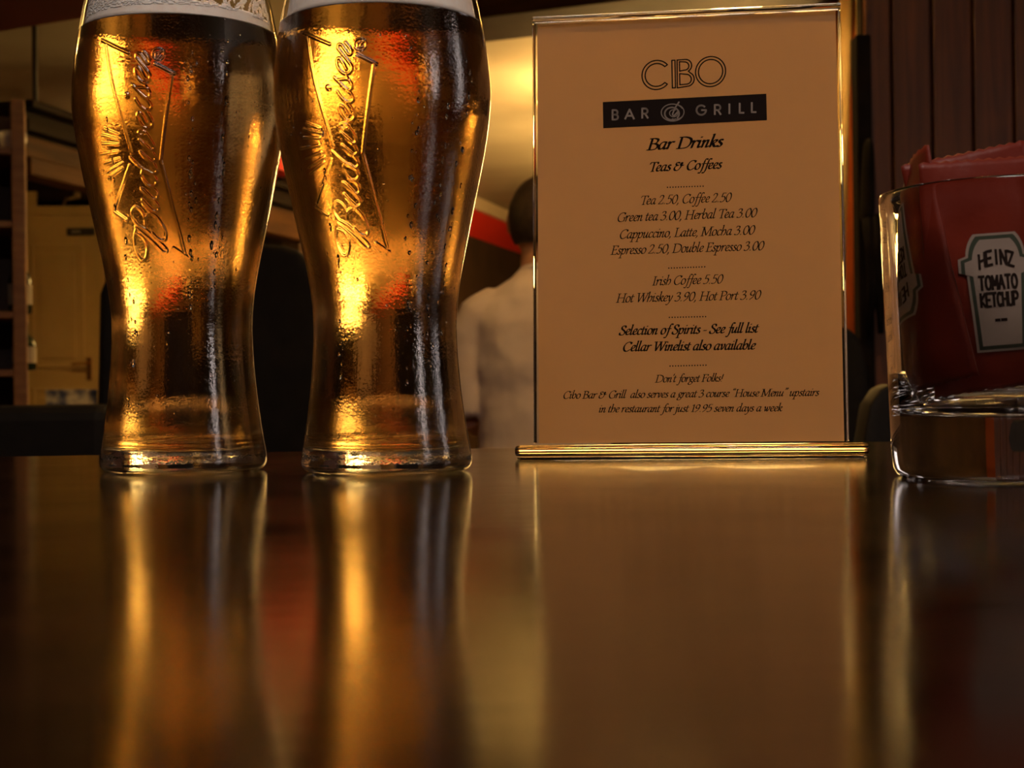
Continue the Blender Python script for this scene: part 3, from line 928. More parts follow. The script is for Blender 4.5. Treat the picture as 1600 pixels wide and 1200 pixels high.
def chair(name, label, px0, px1, pyt, d, seat_z=0.46, droop=0.0, group=None):
    x0, x1 = (px0 - 800) / F * d, (px1 - 800) / F * d
    z1 = CAM.z + (617 - pyt) / F * d
    cx, w = (x0 + x1) / 2, (x1 - x0) / 2
    root = empty(name, (cx, d, 0))
    tag(root, label, 'chair', group)
    mb = MB()
    nu, nv_ = 16, 14
    for side in (0, 1):
        for j in range(nv_ + 1):
            for i in range(nu + 1):
                u, v = -1 + 2 * i / nu, j / nv_
                k = max(0.0, (abs(u) - 0.62) / 0.38)
                topz = z1 - 0.085 * (1 - math.sqrt(max(0, 1 - k * k))) - droop * (u + 0.2) ** 2
                z = seat_z + 0.02 + (topz - seat_z - 0.02) * v
                y = 0.03 * u * u * -1 + 0.05 * v + (0.05 if side else 0.0)
                mb.v.append((u * w, y, z))
    n1 = (nu + 1) * (nv_ + 1)
    idx = lambda s_, i, j: s_ * n1 + j * (nu + 1) + i
    for j in range(nv_):
        for i in range(nu):
            mb.f.append((idx(0, i, j), idx(0, i + 1, j), idx(0, i + 1, j + 1), idx(0, i, j + 1)))
            mb.f.append((idx(1, i, j + 1), idx(1, i + 1, j + 1), idx(1, i + 1, j), idx(1, i, j)))
    for i in range(nu):
        mb.f.append((idx(0, i, nv_), idx(0, i + 1, nv_), idx(1, i + 1, nv_), idx(1, i, nv_)))
        mb.f.append((idx(1, i, 0), idx(1, i + 1, 0), idx(0, i + 1, 0), idx(0, i, 0)))
    for j in range(nv_):
        mb.f.append((idx(0, 0, j), idx(0, 0, j + 1), idx(1, 0, j + 1), idx(1, 0, j)))
        mb.f.append((idx(1, nu, j), idx(1, nu, j + 1), idx(0, nu, j + 1), idx(0, nu, j)))
    mb.build('backrest', M['black_leather'], root, smooth=True, bevel=0.012, seg=3)
    MB().box((-w, 0.05, seat_z - 0.06), (w, 0.46, seat_z + 0.02)).build('seat', M['black_leather'], root, bevel=0.02, seg=3)
    for xx in (-w + 0.02, w - 0.02):
        for yy in (0.07, 0.43):
            MB().tube([(xx, yy, seat_z - 0.06), (xx * 1.05, yy + (0.02 if yy > 0.2 else -0.02), 0)], [0.018, 0.012], 10).build('leg', M['dark_metal'], root)
    return root


chair('chair', 'black round-shouldered chair back seen between the two beer glasses', 150, 505, 374, 2.5, droop=0.012, group='black chairs beyond the table')
chair('chair', 'low black chair back between the menu holder and the tumbler', 1350, 1660, 614, 1.55, seat_z=0.44, group='black chairs beyond the table')
chair('chair', 'tall black chair back right behind the right edge of the menu', 1150, 1362, 522, 2.75, group='black chairs beyond the table')

# ------------------------------------------------------------------ pine partition at the right, with a dark post and hanging coat
PD = 3.0
pxw = lambda px: (px - 800) / F * PD
part = empty('trim_5', (pxw(1357), PD, 0))
struct(part, 'dark pine board partition at the right')
edges = [1357, 1400, 1463, 1527, 1591, 1655, 1719, 1783]
for a, b_ in zip(edges[:-1], edges[1:]):
    xa, xb = pxw(a) - part.location.x, pxw(b_) - part.location.x
    g_ = 0.0028
    MB().box((xa + g_, 0, 0), (xb - g_, 0.02, ZC)).build('board', M['pine'], part, bevel=0.003)
MB().box((0.0, 0.02, 0), (pxw(1783) - part.location.x, 0.06, ZC)).build('backing', M['gantry_dark'], part)
ps = on_z(1334, 65, 1.6)
post = MB().box((0, 0, 0), (0.030, 0.05, CAM.z + (605 - 65) / F * PD)).build('wooden_post', M['coat'], bevel=0.004)
post.location = (pxw(1334), PD - 0.06, 0)
tag(post, 'narrow black post at the left end of the pine boards', 'post')

# far right background: orange wall, cream curtain
RD = 5.0
rx = lambda px: (px - 800) / F * RD
struct(MB().box((rx(1300), RD + 0.2, 0), (XR, RD + 0.3, ZC)).build('wall_orange', M['orange_paint']))


def drape(name, material, label, px0, px1, y, z0, z1, folds, amp, lean=0.0, cat='curtain'):
    mb = MB()
    x0, x1 = (px0 - 800) / F * y, (px1 - 800) / F * y
    nu, nv_ = folds * 8, 20
    for j in range(nv_ + 1):
        v = j / nv_
        for i in range(nu + 1):
            u = i / nu
            xx = x0 + (x1 - x0) * u + lean * v
            mb.v.append((xx, y + amp * math.sin(u * folds * 2 * PI + 0.6 * math.sin(3 * v)) * (0.5 + 0.5 * (1 - v)), z0 + (z1 - z0) * v))
    for j in range(nv_):
        for i in range(nu):
            k = j * (nu + 1) + i
            mb.f.append((k, k + 1, k + nu + 2, k + nu + 1))
    o = mb.build(name, material, smooth=True)
    q = o.modifiers.new('cloth', 'SOLIDIFY')
    q.thickness = 0.004
    return tag(o, label, cat)


drape('curtain', M['cream_cloth'], 'narrow cream curtain on the orange wall right of the menu', 1282, 1302, RD - 0.1, 0.05, 2.25, 1, 0.012, 0.085)
drape('curtain', M['cream_cloth'], 'second cream curtain, close beside the top of the black post', 1345, 1420, RD - 0.12, 0.05, 2.25, 3, 0.02, 0.0)
lamp_p = Vector((rx(1230), RD - 0.5, ZC))
fin_lamp((lamp_p.x, lamp_p.y, ZC), 'added finned lamp on the ceiling before the orange wall, hidden behind the menu', 10.0)  # added unseen for light on the orange wall and curtains

# coat hanging from the post: a narrow dark shape with two hanging ends
ct = empty('coat', (pxw(1331), PD - 0.083, 0))
tag(ct, 'dark coat hanging on the black post beside the menu', 'coat')
cz = lambda py: CAM.z + (604 - py) / F * PD
mb = MB()
prof = [(225, 1337, 1352), (260, 1333, 1354), (300, 1330, 1355), (340, 1328, 1354), (358, 1327, 1352)]
for py, a, b_ in prof:
    xa, xb = pxw(a) - pxw(1331), pxw(b_) - pxw(1331)
    for (xx, yy) in ((xa, 0.0), ((xa + xb) / 2, -0.035), (xb, -0.02), (xb, 0.02), ((xa + xb) / 2, 0.025)):
        mb.v.append((xx, yy, cz(py)))
for j in range(len(prof) - 1):
    for i in range(5):
        k = (i + 1) % 5
        mb.f.append((j * 5 + i, j * 5 + k, (j + 1) * 5 + k, (j + 1) * 5 + i))
mb.f.append((0, 1, 2, 3, 4))
mb.f.append((20, 21, 22, 23, 24))
mb.build('coat_body', M['coat'], ct, smooth=True, subd=2)
MB().tube([(0.012, -0.015, cz(350)), (0.016, -0.02, cz(400)), (0.020, -0.02, cz(460)), (0.010, -0.015, cz(520))], [0.012, 0.010, 0.012, 0.006], 8).build('sleeve', M['coat'], ct, smooth=True)
MB().tube([(0.028, -0.02, cz(345)), (0.030, -0.025, cz(420)), (0.034, -0.02, cz(480)), (0.036, -0.015, cz(525))], [0.012, 0.012, 0.010, 0.006], 8).build('sleeve', M['coat'], ct, smooth=True)

# ------------------------------------------------------------------ the table
e0, e1 = on_z(0, 713, TZ), on_z(1350, 690, TZ)
te = math.atan2(e1.y - e0.y, e1.x - e0.x)
ymid = e0.y + (0 - e0.x) / (e1.x - e0.x) * (e1.y - e0.y)
tb = empty('table', (0.05, ymid - 0.5, 0), te)
tag(tb, 'dark polished wooden table with the two beers, the menu and the tumbler on it', 'table')
MB().box((-0.85, -0.5, TZ - 0.03), (0.85, 0.5, TZ)).build('tabletop', M['table'], tb, bevel=0.003, seg=3)
MB().lathe([(0.0, 0.03), (0.05, 0.03), (0.045, 0.10), (0.04, 0.6), (0.06, TZ - 0.03), (0.0, TZ - 0.03)], 24).build('pedestal', M['dark_metal'], tb, smooth=True)
MB().lathe([(0.0, 0.0), (0.28, 0.0), (0.28, 0.012), (0.06, 0.04), (0.0, 0.04)], 36).build('foot', M['dark_metal'], tb, smooth=True)

# ------------------------------------------------------------------ pint glasses of beer
GD = 0.605                                   # depth of the first glass
KP = GD / F                                  # metres per photo pixel at its axis
YB_ = 616.2 + 0.0315 * F / GD
prof_px = [(736, 108), (735.6, 113), (734, 119), (731, 123.5), (726, 127), (719, 128.3), (710, 127.5), (690, 124), (668, 120.5), (645, 117.5),
           (620, 114.2), (600, 112.2), (568, 109.5), (540, 108), (515, 107.5), (490, 108.3), (460, 111.5), (440, 114.6), (420, 118.2), (400, 122.2),
           (380, 126.5), (346, 133.8), (320, 139.3), (300, 143.4), (260, 151.4), (226, 157.2), (205, 160.3), (190, 162), (175, 163.2), (160, 163.6), (145, 163.2),
           (130, 162.2), (100, 159), (57, 152.5), (20, 145.5), (0, 141), (-20, 137), (-40, 134), (-55, 132.5), (-63, 131.5)]
PZ = np.array([(YB_ - y) * KP for y, r in prof_px])
PZ -= PZ[0]
PR = np.array([r * KP for y, r in prof_px])


def radius(z):
    return np.interp(z, PZ, PR)


def smooth_profile():
    """profile with extra rows and rounded knots"""
    s = np.linspace(PZ[0], PZ[-1], 800)
    r = np.interp(s, PZ, PR)
    k = np.hanning(15)
    k /= k.sum()
    pad = np.pad(r, 7, mode='edge')
    r2 = np.convolve(pad, k, 'valid')
    r2 = np.where(s < 0.012, r, r2)
    return s, r2


SZ, SR = smooth_profile()
rad = lambda z: np.interp(z, SZ, SR)


def logo_map(px, py):
    """photo pixel on the first glass -> (angle round the glass, height)"""
    xc = 286.6
    phi = 0.0
    z = (YB_ - py) * KP
    for _ in range(8):
        r = float(rad(z))
        d = GD - r * math.cos(phi)
        z = 0.0315 + (616.2 - py) / F * d
        r = float(rad(z))
        phi = math.asin(max(-0.98, min(0.98, (px - xc) / F * d / r)))
    return phi, z


A_ = lambda pts: [(150 + x / 10, 50 + y / 10) for x, y in pts]
B_ = lambda pts: [(150 + x / 10, 160 + y / 10) for x, y in pts]
C_ = lambda pts: [(150 + x / 7.5, 260 + y / 7.5) for x, y in pts]
script = [
    C_([(505, 790), (560, 812), (615, 880), (632, 970), (610, 1075), (562, 1092), (512, 1010), (488, 900), (490, 800), (508, 735)]),
    C_([(500, 715), (600, 800), (700, 890), (790, 985), (835, 1010), (855, 985), (820, 935), (720, 840), (620, 745), (520, 690)]),
    C_([(520, 690), (470, 610), (462, 530), (505, 478), (565, 520), (605, 600), (612, 690)]),
    C_([(615, 600), (650, 560), (710, 565), (780, 640), (835, 750), (842, 840), (800, 868), (735, 830), (690, 780)]),
    C_([(690, 560), (590, 440), (582, 392)]), C_([(582, 392), (650, 470), (715, 530), (762, 515), (755, 455), (680, 360), (590, 268), (568, 262)]),
    C_([(572, 268), (640, 335), (710, 385), (752, 370), (745, 300), (690, 240)]),
    C_([(585, 55), (578, 110), (615, 185), (670, 235), (728, 220), (745, 165), (700, 95), (640, 55), (585, 50)]),
    B_([(600, 870), (700, 970), (840, 1080), (940, 1120), (995, 1080), (970, 990), (880, 890), (750, 775)]),
    B_([(750, 775), (810, 860), (890, 925), (965, 910), (975, 850), (900, 740), (800, 640), (740, 585)]),
    B_([(740, 585), (810, 665), (890, 740), (955, 735), (955, 670), (895, 560), (820, 465), (745, 455), (735, 500), (800, 525), (860, 505)]),
    B_([(850, 325), (800, 225), (742, 165), (712, 205), (735, 290), (800, 380), (870, 410), (932, 370), (935, 290), (885, 190), (840, 120)]),
    A_([(690, 1050), (750, 1145), (825, 1212), (885, 1220), (925, 1180), (900, 1100), (845, 1035)]),
    A_([(845, 1035), (760, 960), (650, 840), (690, 880), (780, 872), (850, 875), (900, 935), (900, 1010), (845, 1042), (785, 1000)]),
    A_([(850, 870), (815, 790)]),
    A_([(830, 725), (785, 630), (725, 550), (688, 590), (705, 690), (775, 775), (850, 790), (902, 740), (905, 670), (855, 590), (785, 500), (705, 400)]),
    A_([(705, 400), (715, 345), (765, 350), (820, 430), (875, 500), (908, 465), (880, 390), (815, 310)]),
]
lines = [([(176, 73), (192, 165), (212, 240)], 0), ([(170, 66), (209, 84)], 0), ([(249, 99), (278, 114)], 0),
         ([(274, 116), (266, 170), (256, 250), (274, 326), (291, 395)], 0), ([(274, 387), (294, 401)], 0),
         ([(209, 260), (198, 292), (187, 325)], 0), ([(185, 331), (203, 344)], 0)]
rays_ = [((172, 203.5), (192.5, 212)), ((168, 213), (194, 219)), ((168, 226), (192, 227)), ((164, 243), (191, 238)), ((171, 257), (194, 249)), ((175, 271), (198.5, 256)), ((177, 280), (198, 264))]
segs = []                                    # (phi0, z0, phi1, z1, half-width, height)


def add_line(pts, w, h):
    q = [logo_map(x, y) for x, y in pts]
    for a, b_ in zip(q[:-1], q[1:]):
        segs.append((*a, *b_, w, h))


for s_ in script:
    add_line([tuple(p) for p in spline(s_, 5)], 0.00044, 0.00045)
for s_, _ in lines:
    add_line(s_, 0.00052, 0.0005)
for a, b_ in rays_:
    add_line([a, b_], 0.00045, 0.0005)
add_line(arc(254, 84, 9, 0, 360, 20), 0.0003, 0.0004)
add_line([(258, 88), (250, 88), (250, 83), (254, 82), (255, 88)], 0.0003, 0.0004)
add_line([(255, 84), (258, 80)], 0.0003, 0.0004)
add_line([(205.5, 149.5), (206.5, 150.5)], 0.0009, 0.0007)

# outer surface: columns dense where the emboss stands
PH0, PH1 = math.radians(-64), math.radians(14)
nd, ns = 250, 84
phis = np.concatenate([np.linspace(PH0, PH1, nd, endpoint=False), np.linspace(PH1, PH0 + 2 * PI, ns, endpoint=False)])
ZL0, ZL1 = logo_map(230, 412)[1] - 0.002, logo_map(230, 58)[1] + 0.003
zs = np.concatenate([PZ[PZ < 0.012], np.linspace(0.0125, ZL0, 46, endpoint=False), np.linspace(ZL0, ZL1, 420, endpoint=False), np.linspace(ZL1, PZ[-1], 30)])
RR = np.interp(zs, SZ, SR)
disp = np.zeros((len(zs), len(phis)))
PHI = np.where(phis > PI, phis - 2 * PI, phis)
for p0, z0, p1, z1, w, h in segs:
    zi = np.where((zs > min(z0, z1) - 2 * w) & (zs < max(z0, z1) + 2 * w))[0]
    pj = np.where((PHI > min(p0, p1) - 0.08) & (PHI < max(p0, p1) + 0.08))[0]
    if not len(zi) or not len(pj):
        continue
    Zg, Pg = np.meshgrid(zs[zi], PHI[pj], indexing='ij')
    rr = RR[zi][:, None]
    ax, az = (Pg - p0) * rr, Zg - z0
    bx0, bz0 = (p1 - p0) * rr, z1 - z0
    t = np.clip((ax * bx0 + az * bz0) / (bx0 ** 2 + bz0 ** 2 + 1e-14), 0, 1)
    d = np.hypot(ax - t * bx0, az - t * bz0)
    hgt = h * np.clip(1 - (d / (1.5 * w)) ** 2, 0, 1) ** 1.4
    sub = disp[np.ix_(zi, pj)]
    disp[np.ix_(zi, pj)] = np.maximum(sub, hgt)
R2 = RR[:, None] + disp
nc = len(phis)
vo = np.stack([R2 * np.sin(phis), -R2 * np.cos(phis), np.repeat(zs[:, None], nc, 1)], -1).reshape(-1, 3)
# inner wall
WALL = 0.0021
zi_ = np.concatenate([[PZ[-1] + 0.0008], np.linspace(PZ[-1] - 0.001, 0.014, 90), [0.0115, 0.0098, 0.0088, 0.0083]])
ri_ = np.concatenate([[rad(PZ[-1]) - WALL * 0.5], rad(zi_[1:91]) - WALL, [rad(0.0115) - WALL - 0.0006, rad(0.0098) - WALL - 0.0022, rad(0.0088) - WALL - 0.005, rad(0.0083) - WALL - 0.010]])
vi = np.stack([ri_[:, None] * np.sin(phis), -ri_[:, None] * np.cos(phis), np.repeat(zi_[:, None], nc, 1)], -1).reshape(-1, 3)
nz, nzi = len(zs), len(zi_)


def grid_faces(rows, cols, off):
    j, i = np.meshgrid(np.arange(rows - 1), np.arange(cols), indexing='ij')
    k = (i + 1) % cols
    return (off + np.stack([j * cols + i, j * cols + k, (j + 1) * cols + k, (j + 1) * cols + i], -1)).reshape(-1, 4).tolist()


allv = np.concatenate([vo, vi, [[0, 0, 0.0012], [0, 0, 0.0081]]])
fs = grid_faces(nz, nc, 0)
i_ = np.arange(nc)
k_ = (i_ + 1) % nc
o_in = nz * nc
fs += np.stack([(nz - 1) * nc + i_, (nz - 1) * nc + k_, o_in + k_, o_in + i_], -1).tolist()
fs += grid_faces(nzi, nc, o_in)
c0, c1_ = nz * nc + nzi * nc, nz * nc + nzi * nc + 1
fs += [(c0, b_, a) for a, b_ in zip(i_.tolist(), k_.tolist())]
fs += [(c1_, o_in + (nzi - 1) * nc + a, o_in + (nzi - 1) * nc + b_) for a, b_ in zip(i_.tolist(), k_.tolist())]
pint_me = bpy.data.meshes.new('pint_glass')
pint_me.from_pydata(allv.tolist(), [], fs)
pint_me.polygons.foreach_set('use_smooth', [True] * len(pint_me.polygons))
bm = bmesh.new()
bm.from_mesh(pint_me)
bmesh.ops.recalc_face_normals(bm, faces=bm.faces)
bm.to_mesh(pint_me)
bm.free()
pint_me.materials.append(M['pint_glass'])
pint_me.materials.append(M['thin_glass'])
pint_me.materials.append(M['wetted_glass'])
for p in pint_me.polygons:
    if p.center.z > 0.1784:
        p.material_index = 2 if p.index >= (nz - 1) * nc + nc and math.hypot(p.center.x, p.center.y) < float(rad(min(p.center.z, PZ[-1]))) - WALL * 0.6 else 1

ZBEER = 0.1782                               # height of the beer's surface


def pint(loc, label, foam_kind):
    az = math.atan2(loc[0] - CAM.x, loc[1] - CAM.y)
    root = empty('beer_glass', loc, -az)
    tag(root, label, 'glass', 'tall pint glasses of beer')
    gb = bpy.data.objects.new('glass_body', pint_me)
    COL.objects.link(gb)
    gb.parent = root
    ov = 0.00025
    zb = [0.0081 - ov] + [0.0088 - ov * .7, 0.0098, 0.0115] + np.linspace(0.014, ZBEER, 70).tolist()
    pr = [(0.0, 0.0081 - ov)]
    for z in zb[1:]:
        pr.append((float(np.interp(z, zi_[::-1], ri_[::-1])) + ov, z))
    pr.append((0.0, ZBEER))
    MB().lathe(pr, 96).build('beer', M['beer'], root, smooth=False)
    be_ = root.children[-1]
    for p in be_.data.polygons:
        p.use_smooth = abs(p.normal.z) < 0.98
    # condensation: beads and run-down tracks of water on the outside
    rnd = random.Random(5 if foam_kind == 'low' else 9)
    mb = MB()
    spots = []
    for tr0 in ((0.10, 0.42, -0.75) if foam_kind == 'low' else (0.30, 0.62, -0.62, 0.85)):
        zt_ = rnd.uniform(0.13, 0.172)
        for k in range(26):
            spots.append((tr0 + rnd.gauss(0, 0.025) + 0.02 * math.sin(k * 0.7), zt_ - k * rnd.uniform(0.0035, 0.0048), rnd.uniform(0.0003, 0.0008), rnd.uniform(1.2, 2.6)))
    for k in range(150):
        spots.append((rnd.uniform(-1.35, 1.35), rnd.uniform(0.012, 0.176), rnd.uniform(0.0002, 0.0005), rnd.uniform(1.0, 1.5)))
    for ph, z, r_, el_ in spots:
        if z < 0.012:
            continue
        R0 = float(rad(z))
        off = len(mb.v)
        for j in range(4):
            e = PI / 2 * j / 3.3
            for i in range(8):
                a = 2 * PI * i / 8
                da, dzz, dr = r_ * math.cos(e) * math.cos(a), r_ * el_ * math.cos(e) * math.sin(a), r_ * 0.55 * math.sin(e) - 0.00004
                rr = float(rad(z + dzz)) + dr
                mb.v.append((rr * math.sin(ph + da / R0), -rr * math.cos(ph + da / R0), z + dzz))
        for j in range(3):
            for i in range(8):
                q = (i + 1) % 8
                mb.f.append((off + j * 8 + i, off + j * 8 + q, off + (j + 1) * 8 + q, off + (j + 1) * 8 + i))
        mb.f.append(tuple(off + 24 + i for i in range(8)))
        mb.f.append(tuple(off + i for i in range(7, -1, -1)))
    mb.build('condensation', M['water'], root, smooth=True)['kind'] = 'stuff'
    # foam head
    mb = MB()
    n_ = 96
    rows = []
    top0 = 0.1835 if foam_kind == 'low' else 0.1955
    for j in range(8):
        t = j / 7
        row = []
        for i in range(n_):
            a = 2 * PI * i / n_
            side = math.sin(a)              # +1 towards the right of the picture
            top = top0 + (0.0 if foam_kind != 'low' else 0.012 * max(0.0, 0.25 - side)) + 0.0012 * noise.noise(Vector((math.cos(a) * 5, math.sin(a) * 5, 3)))
            z = ZBEER + 0.0002 + (top - ZBEER) * t
            rr = float(np.interp(z, zi_[::-1], ri_[::-1])) - 0.0001
            row.append((rr * math.sin(a), -rr * math.cos(a), z))
        rows.append(row)
    for row in rows:
        mb.v += row
    for j in range(7):
        for i in range(n_):
            k = (i + 1) % n_
            mb.f.append((j * n_ + i, j * n_ + k, (j + 1) * n_ + k, (j + 1) * n_ + i))
    # gently domed top and flat underside
    last = 7 * n_
    prev = last
    for q in range(1, 9):
        s_ = 1 - q / 9
        off = len(mb.v)
        for i in range(n_):
            x, y, z = rows[-1][i]
            mb.v.append((x * s_, y * s_, z + 0.001 * (1 - s_) + 0.0015 * noise.noise(Vector((x * s_ * 160, y * s_ * 160, 1)))))
        for i in range(n_):
            k = (i + 1) % n_
            mb.f.append((prev + i, prev + k, off + k, off + i))
        prev = off
    mb.f.append(tuple(prev + i for i in range(n_)))
    mb.f.append(tuple(range(n_ - 1, -1, -1)))
    mb.build('foam', M['foam'], root, smooth=True)
    # lacing: films of foam left on the inside of the glass above the head
    mb = MB()
    na, nh = 300, 60
    zt = PZ[-1] - 0.004
    for i in range(na):
        for j in range(nh):
            z0, z1 = top0 - 0.001 + (zt - top0) * j / nh, top0 - 0.001 + (zt - top0) * (j + 1) / nh
            a0, a1 = 2 * PI * i / na, 2 * PI * (i + 1) / na
            am = (a0 + a1) / 2
            q = Vector((math.cos(am) * 4.2, math.sin(am) * 4.2, z0 * 95))
            v = noise.noise(q) + 0.5 * noise.noise(q * 2.3)
            t = (z0 - top0) / (zt - top0)
            s = math.sin(am)
            thr = (0.35 if foam_kind == 'low' else -0.3) + t * 0.9 - (1.0 if s < 0.1 else 0.0)
            if abs(v) < 0.13 - 0.1 * t and s > -0.2:
                thr = v - 1               # thin threads between the holes
            if v > thr:
                k = len(mb.v)
                for a, z in ((a0, z0), (a1, z0), (a1, z1), (a0, z1)):
                    rr = float(np.interp(z, zi_[::-1], ri_[::-1])) - 0.00015
                    mb.v.append((rr * math.sin(a), -rr * math.cos(a), z))
                mb.f.append((k, k + 1, k + 2, k + 3))
    if mb.f:
        o = mb.build('foam_lacing', M['foam'], root)
        bm = bmesh.new()
        bm.from_mesh(o.data)
        bmesh.ops.remove_doubles(bm, verts=bm.verts, dist=0.00004)
        bm.to_mesh(o.data)
        bm.free()
        q = o.modifiers.new('film', 'SOLIDIFY')
        q.thickness = 0.0005
        q.offset = 1 if False else 0
    return root


g1 = at(287.6, 700, GD)
g2 = at(604.3, 700, 0.583)
pint((g1.x, g1.y, TZ), 'left pint glass of golden beer, its foam broken by holes at the right', 'low')
p2 = pint((g2.x, g2.y, TZ), 'right pint glass of golden beer, next to the menu, with an even white foam band', 'full')

p2.scale = (1, 1, 0.985)

# ------------------------------------------------------------------ menu in its acrylic holder
MC = Vector((0.0801, 0.6676, 0))
YAW, LEAN = -0.1335, 0.0790
PW, PH = 0.1419, 0.2009
MB0 = 0.007                                  # the sheet starts this far above the table
ma = Vector((math.cos(YAW), math.sin(YAW), 0))
mn = Vector((-math.sin(YAW), math.cos(YAW), 0))
org = Vector((MC.x, MC.y, TZ))
mb_up = Vector((0, 0, 1)) * math.cos(LEAN) + mn * math.sin(LEAN)
mnn = mn * math.cos(LEAN) - Vector((0, 0, 1)) * math.sin(LEAN)


def uv(px, py):
    """photo pixel -> (across, up) on the menu sheet"""
    rr = ray(px, py)
    o = org + Vector((0, 0, MB0))
    t = (o - CAM).dot(mnn) / rr.dot(mnn)
    p = CAM + rr * t - o
    return p.dot(ma), p.dot(mb_up)


def loc(u, v, w=0.0):
    """sheet coordinates -> the holder's local frame (across, away, up)"""
    return (u, v * math.sin(LEAN) + w * math.cos(LEAN), MB0 + v * math.cos(LEAN) - w * math.sin(LEAN))


hold = empty('sign_holder', org, YAW)
tag(hold, 'clear acrylic menu stand with a rounded base bar, holding the printed menu', 'stand')


def slab(name, u0_, u1_, v0, v1, w0, w1, material, bevel=0.0):
    mb = MB().hexa([loc(u0_, v0, w0), loc(u1_, v0, w0), loc(u1_, v0, w1), loc(u0_, v0, w1), loc(u0_, v1, w0), loc(u1_, v1, w0), loc(u1_, v1, w1), loc(u0_, v1, w1)])
    return mb.build(name, material, hold, bevel=bevel, seg=2)


hw = PW / 2
EW = 0.0011
for nm, w0, w1 in (('front_sheet', -0.0021, -0.0005), ('back_sheet', 0.0007, 0.0023)):
    mb = MB().add([loc(-hw + EW, 0, w0), loc(hw - EW, 0, w0), loc(hw - EW, PH - EW, w0), loc(-hw + EW, PH - EW, w0)], [(0, 1, 2, 3)])
    mb.build(nm, M['sheet'], hold)
    for a, b_ in ((-hw, -hw + EW), (hw - EW, hw)):
        slab('sheet_edge', a, b_, 0, PH - 0.003, w0, w1, M['acrylic'], 0.0004)
# the folded top: a half-round of clear acrylic
mb = MB()
nr = 12
for u in (-hw, hw):
    for k in range(nr + 1):
        a = PI * k / nr
        mb.v.append(loc(u, PH - 0.0028 + 0.0028 * math.sin(a), 0.0001 - 0.0024 * math.cos(a)))
for k in range(nr):
    mb.f.append((k, k + 1, nr + 2 + k, nr + 1 + k))
mb.f.append(tuple(range(nr, -1, -1)))
mb.f.append(tuple(range(nr + 1, 2 * nr + 2)))
mb.f.append((0, nr + 1, 2 * nr + 1, nr))
mb.build('top_fold', M['acrylic'], hold)
# base bar: two rounded clear rods side by side on a thin foot
bw = 0.0790
mb = MB()
sec = []
for k in range(20):
    a = 2 * PI * k / 20
    ca, sa = math.cos(a), math.sin(a)
    sec.append((0.0085 * math.copysign(abs(ca) ** 0.55, ca), 0.0033 + 0.0026 * math.copysign(abs(sa) ** 0.75, sa) + 0.0004))
us = [-bw, -bw + 0.0006, -bw + 0.002, bw - 0.002, bw - 0.0006, bw]
sc = [0.80, 0.95, 1, 1, 0.95, 0.80]
for u, s_ in zip(us, sc):
    for y, z in sec:
        mb.v.append((u, y * s_ + 0.0005, 0.0037 + (z - 0.0037) * s_))
for j in range(len(us) - 1):
    for k in range(20):
        q = (k + 1) % 20
        mb.f.append((j * 20 + k, j * 20 + q, (j + 1) * 20 + q, (j + 1) * 20 + k))
mb.f.append(tuple(range(20)))
mb.f.append(tuple(range((len(us) - 1) * 20, len(us) * 20)))
mb.build('base_bar', M['acrylic_bar'], hold, smooth=True)
MB().box((-bw + 0.001, -0.008, 0.0), (bw - 0.001, 0.009, 0.0009)).build('base_foot', M['acrylic'], hold, bevel=0.0003)

card = empty('menu_card', org, YAW)
tag(card, 'printed drinks menu on cream paper in the clear stand', 'menu')
pw_, ph0, ph1 = 0.0688, 0.0, 0.1975


def pw_off(u, v):
    """slight curl along the top of the paper"""
    k = max(0.0, (v - 0.186) / 0.012)
    return 0.00075 * k * k * (0.6 + 0.4 * math.sin(u * 60))


mb = MB()
nu, nv_ = 40, 120
for j in range(nv_ + 1):
    for i in range(nu + 1):
        u, v = -pw_ + 2 * pw_ * i / nu, ph0 + (ph1 - ph0) * j / nv_
        mb.v.append(loc(u, v, 0.0 + min(0.0006, pw_off(u, v))))
for j in range(nv_):
    for i in range(nu):
        k = j * (nu + 1) + i
        mb.f.append((k, k + 1, k + nu + 2, k + nu + 1))
sheet_o = mb.build('paper', M['paper'], card, smooth=True)
INK = -0.00012


def ink3(u, v):
    return loc(u, v, INK)


def text_line(text, pl, pr, capx, bold=False, name='text_line'):
    """set a line of italic type between two photo points on the menu's baseline; capx = capital height in photo pixels"""
    (ua, va), (ub, vb) = uv(*pl), uv(*pr)
    _, vc = uv(pl[0], pl[1] - capx)
    lines_, adv = nib_text(text)
    xs = [p[0] for ln in lines_ for p in ln]
    x0, x1 = min(xs), max(xs)
    sx_ = (ub - ua) / (x1 - x0)
    sy_ = (vc - va) / 150.0
    th = (vb - va) / (ub - ua)
    f3 = lambda x, y: ink3(ua + (x - x0) * sx_, va + th * (x - x0) * sx_ + y * sy_)
    mb = MB()
    k = 1.40 if bold else (1.12 if capx < 12 else 1.0)
    ribbons(mb, lines_, f3, (8.8 * k, 5.0 * k), 5.2 * (1.2 if bold else 1.0))
    return mb.build(name, M['ink'], card)


def dots(pl, pr, n_=14):
    (ua, va), (ub, vb) = uv(*pl), uv(*pr)
    mb = MB()
    for k in range(n_):
        t = k / (n_ - 1)
        u, v = ua + (ub - ua) * t, va + (vb - va) * t
        r = 0.00033
        mb.add([ink3(u + r * math.cos(a), v + r * math.sin(a)) for a in [2 * PI * q / 10 for q in range(10)]], [tuple(range(10))])
    return mb.build('dotted_rule', M['ink'], card)


